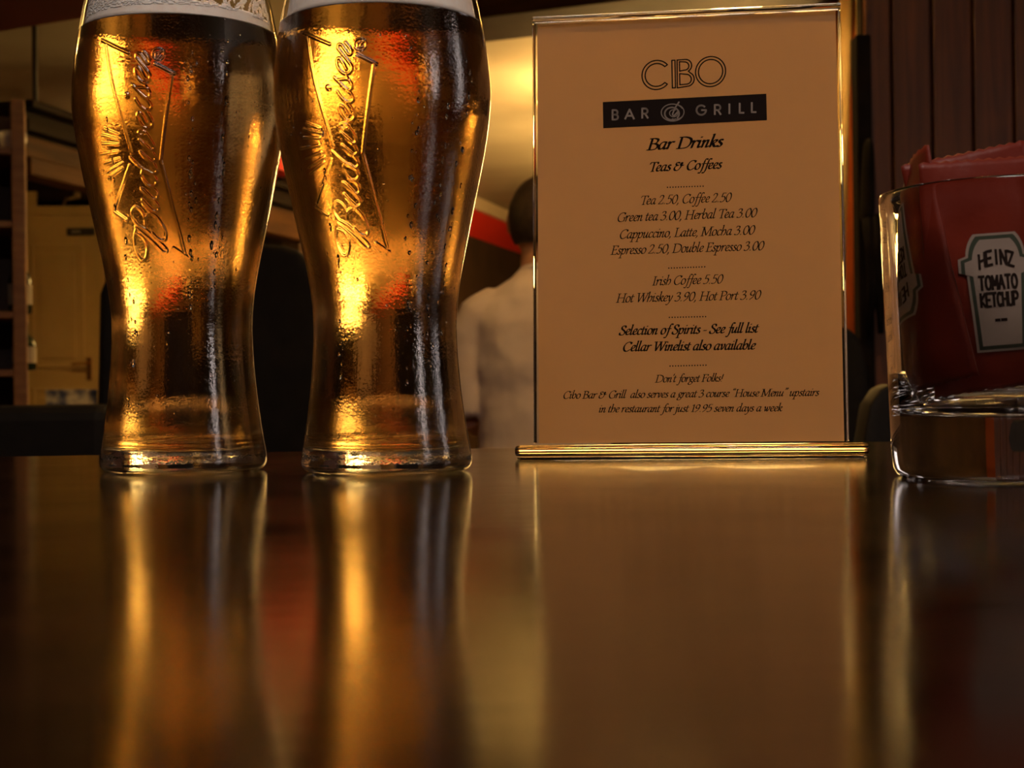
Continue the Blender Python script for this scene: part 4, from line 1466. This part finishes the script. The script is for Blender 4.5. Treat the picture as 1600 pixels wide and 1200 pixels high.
text_line('Bar Drinks', (1010.9, 234.6), (1129.8, 229), 17.5, True, 'heading')
text_line('Teas & Coffees', (1016.3, 268.3), (1128, 263.3), 14.2, True, 'subheading')
dots((1043, 292.8), (1098.6, 291))
text_line('Tea 2.50, Coffee 2.50', (1002.4, 320), (1143, 315), 13.6)
text_line('Green tea 3.00, Herbal Tea 3.00', (966, 346.5), (1183, 339), 13.6)
text_line('Cappuccino, Latte, Mocha 3.00', (969.5, 373), (1179.6, 366), 13.6)
text_line('Espresso 2.50, Double Espresso 3.00', (954.3, 398), (1194, 390.6), 13.6)
dots((1045, 419), (1101, 417))
text_line('Irish Coffee 5.50', (1019.3, 446), (1129.8, 442.6), 13.6)
text_line('Hot Whiskey 3.90, Hot Port 3.90', (962.8, 472.8), (1189, 467.4), 13.6)
dots((1046, 496), (1102.5, 494.8))
text_line('Selection of Spirits - See full list', (968, 523.6), (1185.8, 519.6), 14.0, True)
text_line('Cellar Winelist also available', (974.8, 549), (1180.4, 546), 14.0, True)
dots((1047, 572), (1103, 570.6))
text_line("Don't forget Folks!", (1023.7, 597.5), (1130.7, 596), 11.3)
text_line('Cibo Bar & Grill  also serves a great 3 course \u201cHouse Menu\u201d upstairs', (881.3, 623), (1279.8, 618.5), 11.3)
text_line('in the restaurant for just 19.95 seven days a week', (936.6, 644.5), (1222, 642.6), 11.3)


def pxs(mb, pts, w):
    """an even stroke through photo points on the menu, half-width w metres"""
    q = [uv(*p) for p in pts]
    stroke2(mb, q, ink3, w)


L1 = lambda pts: [(930 + x / 5.714, 70 + y / 5.714) for x, y in pts]
mb = MB()
cw = 0.00030
Cx, Cy = 548, 270
outer = arc(Cx, Cy, 130, -42, -318, 48)
inner = arc(Cx, Cy, 102, -44, -316, 48)
ring = outer + inner[::-1] + [outer[0]]
flat = lambda pts, c: [(x, y - 0.05 * (x - c)) for x, y in pts]
pxs(mb, L1(flat(ring, Cx)), cw)
pxs(mb, L1([(684, 140), (712, 138), (717, 384), (689, 386), (684, 140)]), cw)
Bo = [(731, 134)] + [(x, y) for x, y in arc(805, 188, 56, -90, 62, 16)] + [(x, y) for x, y in arc(822, 310, 62, -62, 90, 16)] + [(733, 382), (731, 134)]
pxs(mb, L1(flat(Bo, 800)), cw)
pxs(mb, L1([(752, 152)] + arc(800, 190, 36, -90, 90, 14) + [(754, 236), (752, 152)]), cw)
pxs(mb, L1([(754, 258)] + arc(814, 308, 44, -90, 90, 14) + [(756, 358), (754, 258)]), cw)
pxs(mb, L1(flat(arc(1030, 240, 134, 0, 360, 60), 1030)), cw)
pxs(mb, L1(flat(arc(1030, 240, 108, 0, 360, 60), 1030)), cw)
mb.build('title_lettering', M['ink'], card)

q = [uv(941.9, 159.6), uv(1197.4, 146.5), uv(1198.3, 188.0), uv(942.6, 200.6)]
mb = MB().add([ink3(u, v) for u, v in q], [(3, 2, 1, 0)])
ban = mb.build('banner', M['ink'], card)
ink_keep = INK
INK = -0.00018
mb = MB()
sw = 0.00042


def sans(ch, x, y, w, h):
    """plain upright capitals; (x, y) top-left, in the banner crop's pixels"""
    T = lambda a, b_: (x + a * w, y + b_ * h)
    if ch == 'B':
        return [[T(0, 0), T(0, 1)], [T(0, 0)] + arc(x + w * .5, y + h * .24, w * .42, -90, 90, 10, h * .24) + [T(0, .48)], [T(0, .48)] + arc(x + w * .55, y + h * .74, w * .45, -90, 90, 10, h * .26) + [T(0, 1)]]
    if ch == 'A':
        return [[T(0, 1), T(.5, 0), T(1, 1)], [T(.2, .68), T(.8, .68)]]
    if ch == 'R':
        return [[T(0, 0), T(0, 1)], [T(0, 0)] + arc(x + w * .5, y + h * .27, w * .44, -90, 90, 10, h * .27) + [T(0, .54)], [T(.5, .54), T(1, 1)]]
    if ch == 'G':
        return [arc(x + w * .5, y + h * .5, w * .5, -45, -360, 24, h * .5), [T(1, .5), T(.55, .5)]]
    if ch == 'I':
        return [[T(.5, 0), T(.5, 1)]]
    if ch == 'L':
        return [[T(0, 0), T(0, 1), T(1, 1)]]


for ch, x, y, w in (('B', 155, 584, 48), ('A', 268, 578, 78), ('R', 420, 570, 50), ('G', 905, 542, 84), ('R', 1068, 538, 52), ('I', 1188, 530, 20), ('L', 1290, 524, 36), ('L', 1398, 518, 36)):
    for ln in sans(ch, x, y, w, 84):
        pxs(mb, L1(ln), sw)
for ln, w in ((arc(690, 606, 100, 20, 330, 30, 76), 0.00024), (arc(685, 616, 64, 60, 400, 26, 56), 0.00036), (arc(715, 600, 78, -80, 110, 20, 66), 0.00022),
              ([(748, 512), (715, 560), (690, 620), (700, 640), (735, 600)], 0.00034), (arc(700, 612, 36, -20, 300, 18, 32), 0.00022)):
    pxs(mb, L1(ln), w)
mb.build('banner_lettering', M['label_cream'], ban)
INK = ink_keep

# ------------------------------------------------------------------ tumbler of ketchup sachets
td = 0.503
tc_ = at(1584, 700, td)
tx, ty = tc_.x, tc_.y
tum = empty('tumbler', (tx, ty, TZ))
tag(tum, 'clear thick-bottomed tumbler at the right edge, filled with red sauce sachets', 'glass')
TH = 0.0975
ro = lambda z: 0.0403 + 0.0034 * min(1, z / TH)
pr = [(0.0, 0.0016), (0.034, 0.0012), (0.0366, 0.0), (0.0386, 0.0009), (0.0398, 0.003), (0.0403, 0.006)]
pr += [(ro(z), z) for z in np.linspace(0.010, TH - 0.001, 24)]
pr += [(ro(TH) - 0.0004, TH - 0.0002), (ro(TH) - 0.0010, TH), (ro(TH) - 0.0017, TH - 0.0004), (ro(TH) - 0.0020, TH - 0.0016)]
pr += [(ro(z) - 0.0021 - 0.0004 * (1 - z / TH), z) for z in np.linspace(TH - 0.005, 0.034, 20)]
pr += [(0.0372, 0.029), (0.0362, 0.0255), (0.0345, 0.0232), (0.031, 0.0217), (0.022, 0.0210), (0.0, 0.0208)]
o = MB().lathe(pr, 128).build('tumbler_glass', M['tumbler_glass'], tum, smooth=True)
o.name = 'glass_body'

SWD, SHT = 0.0225, 0.080                     # half-width and height of a sachet


def pillow(u, v):
    """half thickness of the filled sachet at u in -1..1, v in 0..1"""
    e = max(0.0, 1 - abs(u) ** 3) * max(0.0, 1 - abs(2 * v - 1) ** 5)
    return 0.00025 + 0.0030 * e


def keystone_span(t):
    """left and right edge of the keystone label at t = 0 (foot) .. 1 (crown)"""
    if t < 0.66:
        w = 0.60 + 0.14 * t / 0.66
        return -w, w
    if t < 0.70:
        return -0.98, 0.98
    if t < 0.80:
        return -0.98 + 0.02 * (t - .7), 0.98
    k = (t - 0.80) / 0.20
    w = 0.74 * math.sqrt(max(0.0, 1 - k * k * 0.62))
    return -w, w


def sachet(name, pos, yaw, tilt, lean, label, with_label=True, curl=0.0, flip=False):
    """curl: radius the packet is bent to (0 = flat); tilt turns it in its own plane; flip puts the label upside down"""
    root = empty(name, pos)
    root.rotation_euler = (Matrix.Rotation(yaw, 3, 'Z') @ Matrix.Rotation(lean, 3, 'X')).to_euler()
    tag(root, label, 'sachet', 'red sauce sachets in the tumbler')
    ct_, st_ = math.cos(tilt), math.sin(tilt)

    def place(x, t, z):
        """packet coordinates (across, outward, up) -> local space"""
        x, z = x * ct_ + z * st_, -x * st_ + z * ct_
        if curl:
            a = x / curl
            return ((curl + t) * math.sin(a), curl - (curl + t) * math.cos(a), z)
        return (x, -t, z)
    mb = MB()
    nu, nv_ = 24, 36
    for s_ in (-1, 1):
        for j in range(nv_ + 1):
            for i in range(nu + 1):
                u, v = -1 + 2 * i / nu, j / nv_
                vv = v + (0.004 * (1 if i % 2 else -1) if j in (0, nv_) else 0)
                t = -s_ * (pillow(u, v) + 0.0004 * noise.noise(Vector((u * 3, v * 6, s_ + pos[0] * 90))))
                mb.v.append(place(u * SWD, t, vv * SHT))
    n1 = (nu + 1) * (nv_ + 1)
    for s_ in (0, 1):
        for j in range(nv_):
            for i in range(nu):
                k = s_ * n1 + j * (nu + 1) + i
                mb.f.append((k, k + 1, k + nu + 2, k + nu + 1) if s_ == 0 else (k + nu + 1, k + nu + 2, k + 1, k))
    rim = [i for i in range(nu + 1)] + [j * (nu + 1) + nu for j in range(1, nv_ + 1)] + [nv_ * (nu + 1) + i for i in range(nu - 1, -1, -1)] + [j * (nu + 1) for j in range(nv_ - 1, 0, -1)]
    for a, b_ in zip(rim, rim[1:] + rim[:1]):
        mb.f.append((a, n1 + a, n1 + b_, b_))
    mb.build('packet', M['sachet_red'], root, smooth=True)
    if not with_label:
        return root
    V0, V1, HWD = 0.225, 0.655, 0.0105

    def on_pack(x, z, off):
        if flip:
            x, z = -x, SHT - z
        return place(x, pillow(x / SWD, z / SHT) + off, z)

    def lab(nm, material, grow, off):
        mb = MB()
        nr_, ncs = 44, 14
        for j in range(nr_ + 1):
            t = j / nr_
            a, b_ = keystone_span(min(1, max(0, t)))
            for i in range(ncs + 1):
                x = (a + (b_ - a) * i / ncs) * HWD + grow * (2 * i / ncs - 1)
                z = (V0 + (V1 - V0) * t) * SHT + grow * (2 * t - 1)
                mb.v.append(on_pack(x, z, off))
        for j in range(nr_):
            for i in range(ncs):
                k = j * (ncs + 1) + i
                mb.f.append((k, k + 1, k + ncs + 2, k + ncs + 1))
        return mb.build(nm, material, root)
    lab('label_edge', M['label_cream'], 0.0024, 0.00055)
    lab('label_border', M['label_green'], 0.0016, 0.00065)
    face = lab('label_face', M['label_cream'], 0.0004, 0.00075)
    mb = MB()
    f3 = lambda x, z: on_pack(x, z, 0.00092)

    def word(txt, cx, z, w, h, sag=0.0, wt=0.00042):
        nl = len(txt)
        cwid = w / nl
        for k, ch in enumerate(txt):
            x0 = cx - w / 2 + k * cwid + cwid * 0.1
            ww_ = cwid * 0.78
            for ln in block(ch):
                pts = [(x0 + a * ww_, z + b_ * h + sag * (1 - ((x0 + a * ww_ - cx) / (w / 2)) ** 2)) for a, b_ in ln]
                stroke2(mb, pts, f3, wt)
    zb_, zh = V0 * SHT, (V1 - V0) * SHT
    word('HEINZ', 0, zb_ + zh * 0.73, 0.0122, 0.0046, 0.0014)
    word('TOMATO', 0, zb_ + zh * 0.53, 0.0134, 0.0044)
    word('KETCHUP', 0, zb_ + zh * 0.365, 0.0130, 0.0044)
    stroke2(mb, [(-0.0018, zb_ + zh * 0.23), (-0.0006, zb_ + zh * 0.23)], f3, 0.0005)
    stroke2(mb, [(0.0002, zb_ + zh * 0.23), (0.0018, zb_ + zh * 0.23)], f3, 0.0005)
    mb.build('label_lettering', M['ink'], face)
    return root


def block(ch):
    return {
        'H': [[(0, 0), (0, 1)], [(1, 0), (1, 1)], [(0, .5), (1, .5)]],
        'E': [[(1, 0), (0, 0), (0, 1), (1, 1)], [(0, .5), (.8, .5)]],
        'I': [[(.5, 0), (.5, 1)]],
        'N': [[(0, 0), (0, 1), (1, 0), (1, 1)]],
        'Z': [[(0, 1), (1, 1), (0, 0), (1, 0)]],
        'T': [[(.5, 0), (.5, 1)], [(0, 1), (1, 1)]],
        'O': [arc(.5, .5, .5, 0, 360, 16)],
        'M': [[(0, 0), (0, 1), (.5, .3), (1, 1), (1, 0)]],
        'A': [[(0, 0), (.5, 1), (1, 0)], [(.2, .35), (.8, .35)]],
        'K': [[(0, 0), (0, 1)], [(1, 1), (0, .45), (1, 0)]],
        'C': [arc(.55, .5, .5, 45, 315, 14)],
        'U': [[(0, 1), (0, .3)] + arc(.5, .3, .5, 180, 360, 10, .3) + [(1, 1)]],
        'P': [[(0, 0), (0, 1)] + arc(.5, .73, .5, 90, -90, 10, .27) + [(0, .46)]],
    }[ch]


bz_ = TZ + 0.0225
wa = math.radians(74)
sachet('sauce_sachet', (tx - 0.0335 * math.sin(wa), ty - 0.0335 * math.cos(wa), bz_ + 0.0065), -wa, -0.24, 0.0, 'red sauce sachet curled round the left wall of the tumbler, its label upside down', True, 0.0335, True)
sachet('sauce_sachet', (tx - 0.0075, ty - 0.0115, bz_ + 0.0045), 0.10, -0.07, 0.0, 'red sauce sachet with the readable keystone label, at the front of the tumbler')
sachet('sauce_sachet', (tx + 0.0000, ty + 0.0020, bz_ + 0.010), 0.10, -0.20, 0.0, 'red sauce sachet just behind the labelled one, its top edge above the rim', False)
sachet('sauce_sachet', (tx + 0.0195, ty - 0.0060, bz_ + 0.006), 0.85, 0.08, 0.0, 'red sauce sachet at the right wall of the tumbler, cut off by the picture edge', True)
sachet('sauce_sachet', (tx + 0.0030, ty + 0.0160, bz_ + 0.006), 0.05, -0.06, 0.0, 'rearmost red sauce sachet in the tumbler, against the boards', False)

# ------------------------------------------------------------------ person seated with his back to us
PX, PY = 0.085, 3.9


def ellipse_loft(mb, secs, n=28):
    """secs: (cx, cy, cz, rx, ry) stacked upward"""
    off = len(mb.v)
    for cx, cy, cz_, rx_, ry_ in secs:
        for i in range(n):
            a = 2 * PI * i / n
            mb.v.append((cx + rx_ * math.cos(a), cy + ry_ * math.sin(a), cz_))
    for j in range(len(secs) - 1):
        for i in range(n):
            k = (i + 1) % n
            mb.f.append((off + j * n + i, off + j * n + k, off + (j + 1) * n + k, off + (j + 1) * n + i))
    mb.f.append(tuple(off + i for i in range(n - 1, -1, -1)))
    mb.f.append(tuple(off + (len(secs) - 1) * n + i for i in range(n)))


def ball(mb, c, r):
    rx_, ry_, rz_ = r
    pr_ = [(math.sin(PI * k / 14), -math.cos(PI * k / 14)) for k in range(15)]
    off = len(mb.v)
    n = 20
    for s_, z in pr_:
        for i in range(n):
            a = 2 * PI * i / n
            mb.v.append((c[0] + rx_ * max(s_, 0.01) * math.cos(a), c[1] + ry_ * max(s_, 0.01) * math.sin(a), c[2] + rz_ * z))
    for j in range(14):
        for i in range(n):
            k = (i + 1) % n
            mb.f.append((off + j * n + i, off + j * n + k, off + (j + 1) * n + k, off + (j + 1) * n + i))
    mb.f.append(tuple(off + i for i in range(n - 1, -1, -1)))
    mb.f.append(tuple(off + 14 * n + i for i in range(n)))


def fuse(o, vox, it=6):
    q = o.modifiers.new('fuse', 'REMESH')
    q.mode = 'VOXEL'
    q.voxel_size = vox
    q.use_smooth_shade = True
    q = o.modifiers.new('soft', 'SMOOTH')
    q.factor, q.iterations = 0.5, it


pe = empty('person', (PX, PY, 0))
tag(pe, 'person in a pale shirt seated with back turned, between the right beer and the menu', 'person')
mb = MB()
ellipse_loft(mb, [(0, 0.02, 0.50, 0.15, 0.10), (0, 0.02, 0.62, 0.13, 0.09), (0, 0.03, 0.80, 0.14, 0.09), (0, 0.05, 0.95, 0.16, 0.09), (0, 0.06, 1.03, 0.12, 0.075), (0, 0.07, 1.07, 0.062, 0.062), (0, 0.085, 1.15, 0.056, 0.058), (0, 0.10, 1.20, 0.055, 0.06)])
ball(mb, (0, 0.105, 1.245), (0.082, 0.100, 0.112))
ball(mb, (0, 0.135, 1.185), (0.058, 0.068, 0.062))          # jaw
mb.tube([(0, 0.198, 1.262), (0, 0.212, 1.232), (0, 0.222, 1.220), (0, 0.200, 1.212)], [0.008, 0.012, 0.015, 0.010], 10)   # nose
mb.tube([(-0.022, 0.196, 1.186), (0, 0.203, 1.188), (0.022, 0.196, 1.186)], [0.005, 0.008, 0.005], 8)   # lips
for s_ in (-1, 1):
    ball(mb, (s_ * 0.086, 0.10, 1.235), (0.009, 0.020, 0.032))
    ball(mb, (s_ * 0.030, 0.190, 1.252), (0.013, 0.008, 0.009))
    sh_, el, wr = (s_ * 0.175, 0.06, 1.00), (s_ * 0.205, 0.05, 0.715), (s_ * 0.15, 0.29, 0.682)
    mb.tube([sh_, (s_ * 0.195, 0.055, 0.86), el], [0.046, 0.042, 0.036], 14)
    mb.tube([el, (s_ * 0.18, 0.16, 0.690), wr], [0.036, 0.035, 0.025], 14)
    hx_, hy_, hz_ = wr
    mb.tube([wr, (hx_ - s_ * 0.006, hy_ + 0.045, hz_ - 0.006), (hx_ - s_ * 0.010, hy_ + 0.088, hz_ - 0.012)], [0.025, 0.030, 0.026], 12)
    mb.tube([(hx_ - s_ * 0.010 - 0.030, hy_ + 0.086, hz_ - 0.012), (hx_ - s_ * 0.010 + 0.030, hy_ + 0.086, hz_ - 0.012)], [0.012, 0.012], 10)
    for k, ln_ in enumerate((0.062, 0.072, 0.068, 0.052)):
        fx = hx_ + (k - 1.5) * 0.0215 - s_ * 0.010
        y0 = hy_ + 0.085
        mb.tube([(fx, y0 - 0.01, hz_ - 0.012), (fx * 1.0 + (k - 1.5) * 0.002, y0 + ln_ * 0.45, hz_ - 0.008), (fx + (k - 1.5) * 0.004, y0 + ln_ * 0.8, hz_ - 0.018), (fx + (k - 1.5) * 0.005, y0 + ln_, hz_ - 0.030)], [0.0085, 0.0082, 0.0078, 0.0065], 10)
    mb.tube([(hx_ - s_ * 0.022, hy_ + 0.03, hz_ - 0.006), (hx_ - s_ * 0.050, hy_ + 0.062, hz_ - 0.014), (hx_ - s_ * 0.058, hy_ + 0.092, hz_ - 0.022)], [0.012, 0.011, 0.008], 8)
    mb.tube([(s_ * 0.09, 0.06, 0.55), (s_ * 0.14, 0.30, 0.55), (s_ * 0.15, 0.46, 0.54)], [0.078, 0.070, 0.056], 14)
    mb.tube([(s_ * 0.15, 0.46, 0.54), (s_ * 0.15, 0.47, 0.30), (s_ * 0.15, 0.44, 0.09)], [0.054, 0.050, 0.036], 14)
    mb.tube([(s_ * 0.15, 0.43, 0.07), (s_ * 0.155, 0.50, 0.045), (s_ * 0.16, 0.57, 0.035)], [0.036, 0.034, 0.024], 12)
body = mb.build('body', M['skin'], pe, smooth=True)
fuse(body, 0.005, 4)
for s_ in (-1, 1):
    mb = MB()
    ball(mb, (s_ * 0.032, 0.196, 1.252), (0.011, 0.008, 0.007))
    ey = mb.build('eye', M['crockery'], pe, smooth=True)
    mb = MB()
    ball(mb, (s_ * 0.032, 0.2025, 1.252), (0.0048, 0.0026, 0.0048))
    mb.build('iris', M['dark_metal'], ey, smooth=True)
    mb = MB()
    mb.tube([(s_ * 0.016, 0.203, 1.268), (s_ * 0.032, 0.203, 1.273), (s_ * 0.048, 0.194, 1.268)], [0.002, 0.003, 0.002], 8)
    mb.build('eyebrow', M['hair'], pe, smooth=True)

mb = MB()
ellipse_loft(mb, [(0, 0.01, 0.50, 0.185, 0.135), (0, 0.01, 0.60, 0.180, 0.130), (0, 0.02, 0.72, 0.172, 0.122), (0, 0.03, 0.85, 0.185, 0.120), (0, 0.045, 0.96, 0.200, 0.118), (0, 0.055, 1.02, 0.172, 0.105), (0, 0.062, 1.055, 0.130, 0.088), (0, 0.07, 1.085, 0.085, 0.075), (0, 0.075, 1.105, 0.066, 0.068)])
for s_ in (-1, 1):
    mb.tube([(s_ * 0.11, 0.058, 1.010), (s_ * 0.165, 0.055, 0.975), (s_ * 0.192, 0.053, 0.92), (s_ * 0.202, 0.052, 0.86), (s_ * 0.205, 0.05, 0.79), (s_ * 0.195, 0.045, 0.712)], [0.062, 0.067, 0.067, 0.066, 0.065, 0.062], 18)
shirt = mb.build('shirt', M['shirt'], pe, smooth=True)
fuse(shirt, 0.008, 5)
dt = bpy.data.textures.new('cloth_folds', 'CLOUDS')
dt.noise_scale = 0.12
q = shirt.modifiers.new('folds', 'DISPLACE')
q.texture = dt
q.strength = 0.020
q.mid_level = 0.45
mb = MB()
mb.tube([(0.055 * math.cos(a), 0.078 + 0.060 * math.sin(a), 1.098 + 0.012 * -math.sin(a)) for a in [2 * PI * k / 24 for k in range(25)]], 0.012, 8, False)
mb.build('collar', M['shirt'], pe, smooth=True)
# short dark hair: a cap over the skull, open at the face
mb = MB()
n1, n2 = 28, 18
for j in range(n2 + 1):
    for i in range(n1 + 1):
        az_ = 2 * PI * i / n1
        low = 2.25 if math.sin(az_) < 0.15 else 1.25
        low = 1.25 + (2.20 - 1.25) * max(0.0, min(1.0, (0.45 - math.sin(az_)) / 0.6))
        el_ = low * j / n2
        rr = 1.05 + 0.02 * noise.noise(Vector((az_ * 3, el_ * 4, 0)))
        mb.v.append((0.084 * rr * math.sin(el_) * math.cos(az_) * 1.03, 0.105 + 0.102 * rr * math.sin(el_) * math.sin(az_) * 1.03, 1.245 + 0.114 * rr * math.cos(el_)))
for j in range(n2):
    for i in range(n1):
        k = j * (n1 + 1) + i
        mb.f.append((k, k + 1, k + n1 + 2, k + n1 + 1))
hr = mb.build('hair', M['hair'], pe, smooth=True)
q = hr.modifiers.new('thick', 'SOLIDIFY')
q.thickness = 0.010
q.offset = -1
mb = MB()
ellipse_loft(mb, [(0, 0.03, 0.462, 0.17, 0.13), (0, 0.03, 0.50, 0.185, 0.145), (0, 0.02, 0.56, 0.178, 0.130), (0, 0.02, 0.60, 0.165, 0.118)])
for s_ in (-1, 1):
    mb.tube([(s_ * 0.09, 0.05, 0.55), (s_ * 0.14, 0.30, 0.555), (s_ * 0.15, 0.47, 0.545)], [0.088, 0.082, 0.068], 14)
    mb.tube([(s_ * 0.15, 0.47, 0.55), (s_ * 0.15, 0.475, 0.30), (s_ * 0.15, 0.45, 0.075)], [0.068, 0.062, 0.056], 14)
tr_ = mb.build('trousers', M['trousers'], pe, smooth=True)
fuse(tr_, 0.01, 4)
for s_ in (-1, 1):
    mb = MB()
    mb.tube([(s_ * 0.15, 0.385, 0.045), (s_ * 0.15, 0.44, 0.052), (s_ * 0.155, 0.52, 0.045), (s_ * 0.16, 0.60, 0.036), (s_ * 0.16, 0.635, 0.030)], [0.036, 0.050, 0.045, 0.036, 0.018], 14)
    mb.v = [(x, y, max(0.0, z)) for x, y, z in mb.v]
    so_ = mb.build('shoe', M['shoe'], pe, smooth=True)

stl = empty('stool', (PX, PY + 0.03, 0))
tag(stl, 'low round black stool under the person in the pale shirt', 'stool')
MB().lathe([(0.0, 0.40), (0.17, 0.40), (0.19, 0.415), (0.19, 0.445), (0.17, 0.46), (0.0, 0.462)], 36).build('seat', M['black_leather'], stl, smooth=True)
for k in range(4):
    a = PI / 4 + k * PI / 2
    MB().tube([(0.13 * math.cos(a), 0.13 * math.sin(a), 0.40), (0.19 * math.cos(a), 0.19 * math.sin(a), 0)], [0.018, 0.014], 10).build('leg', M['dark_metal'], stl)
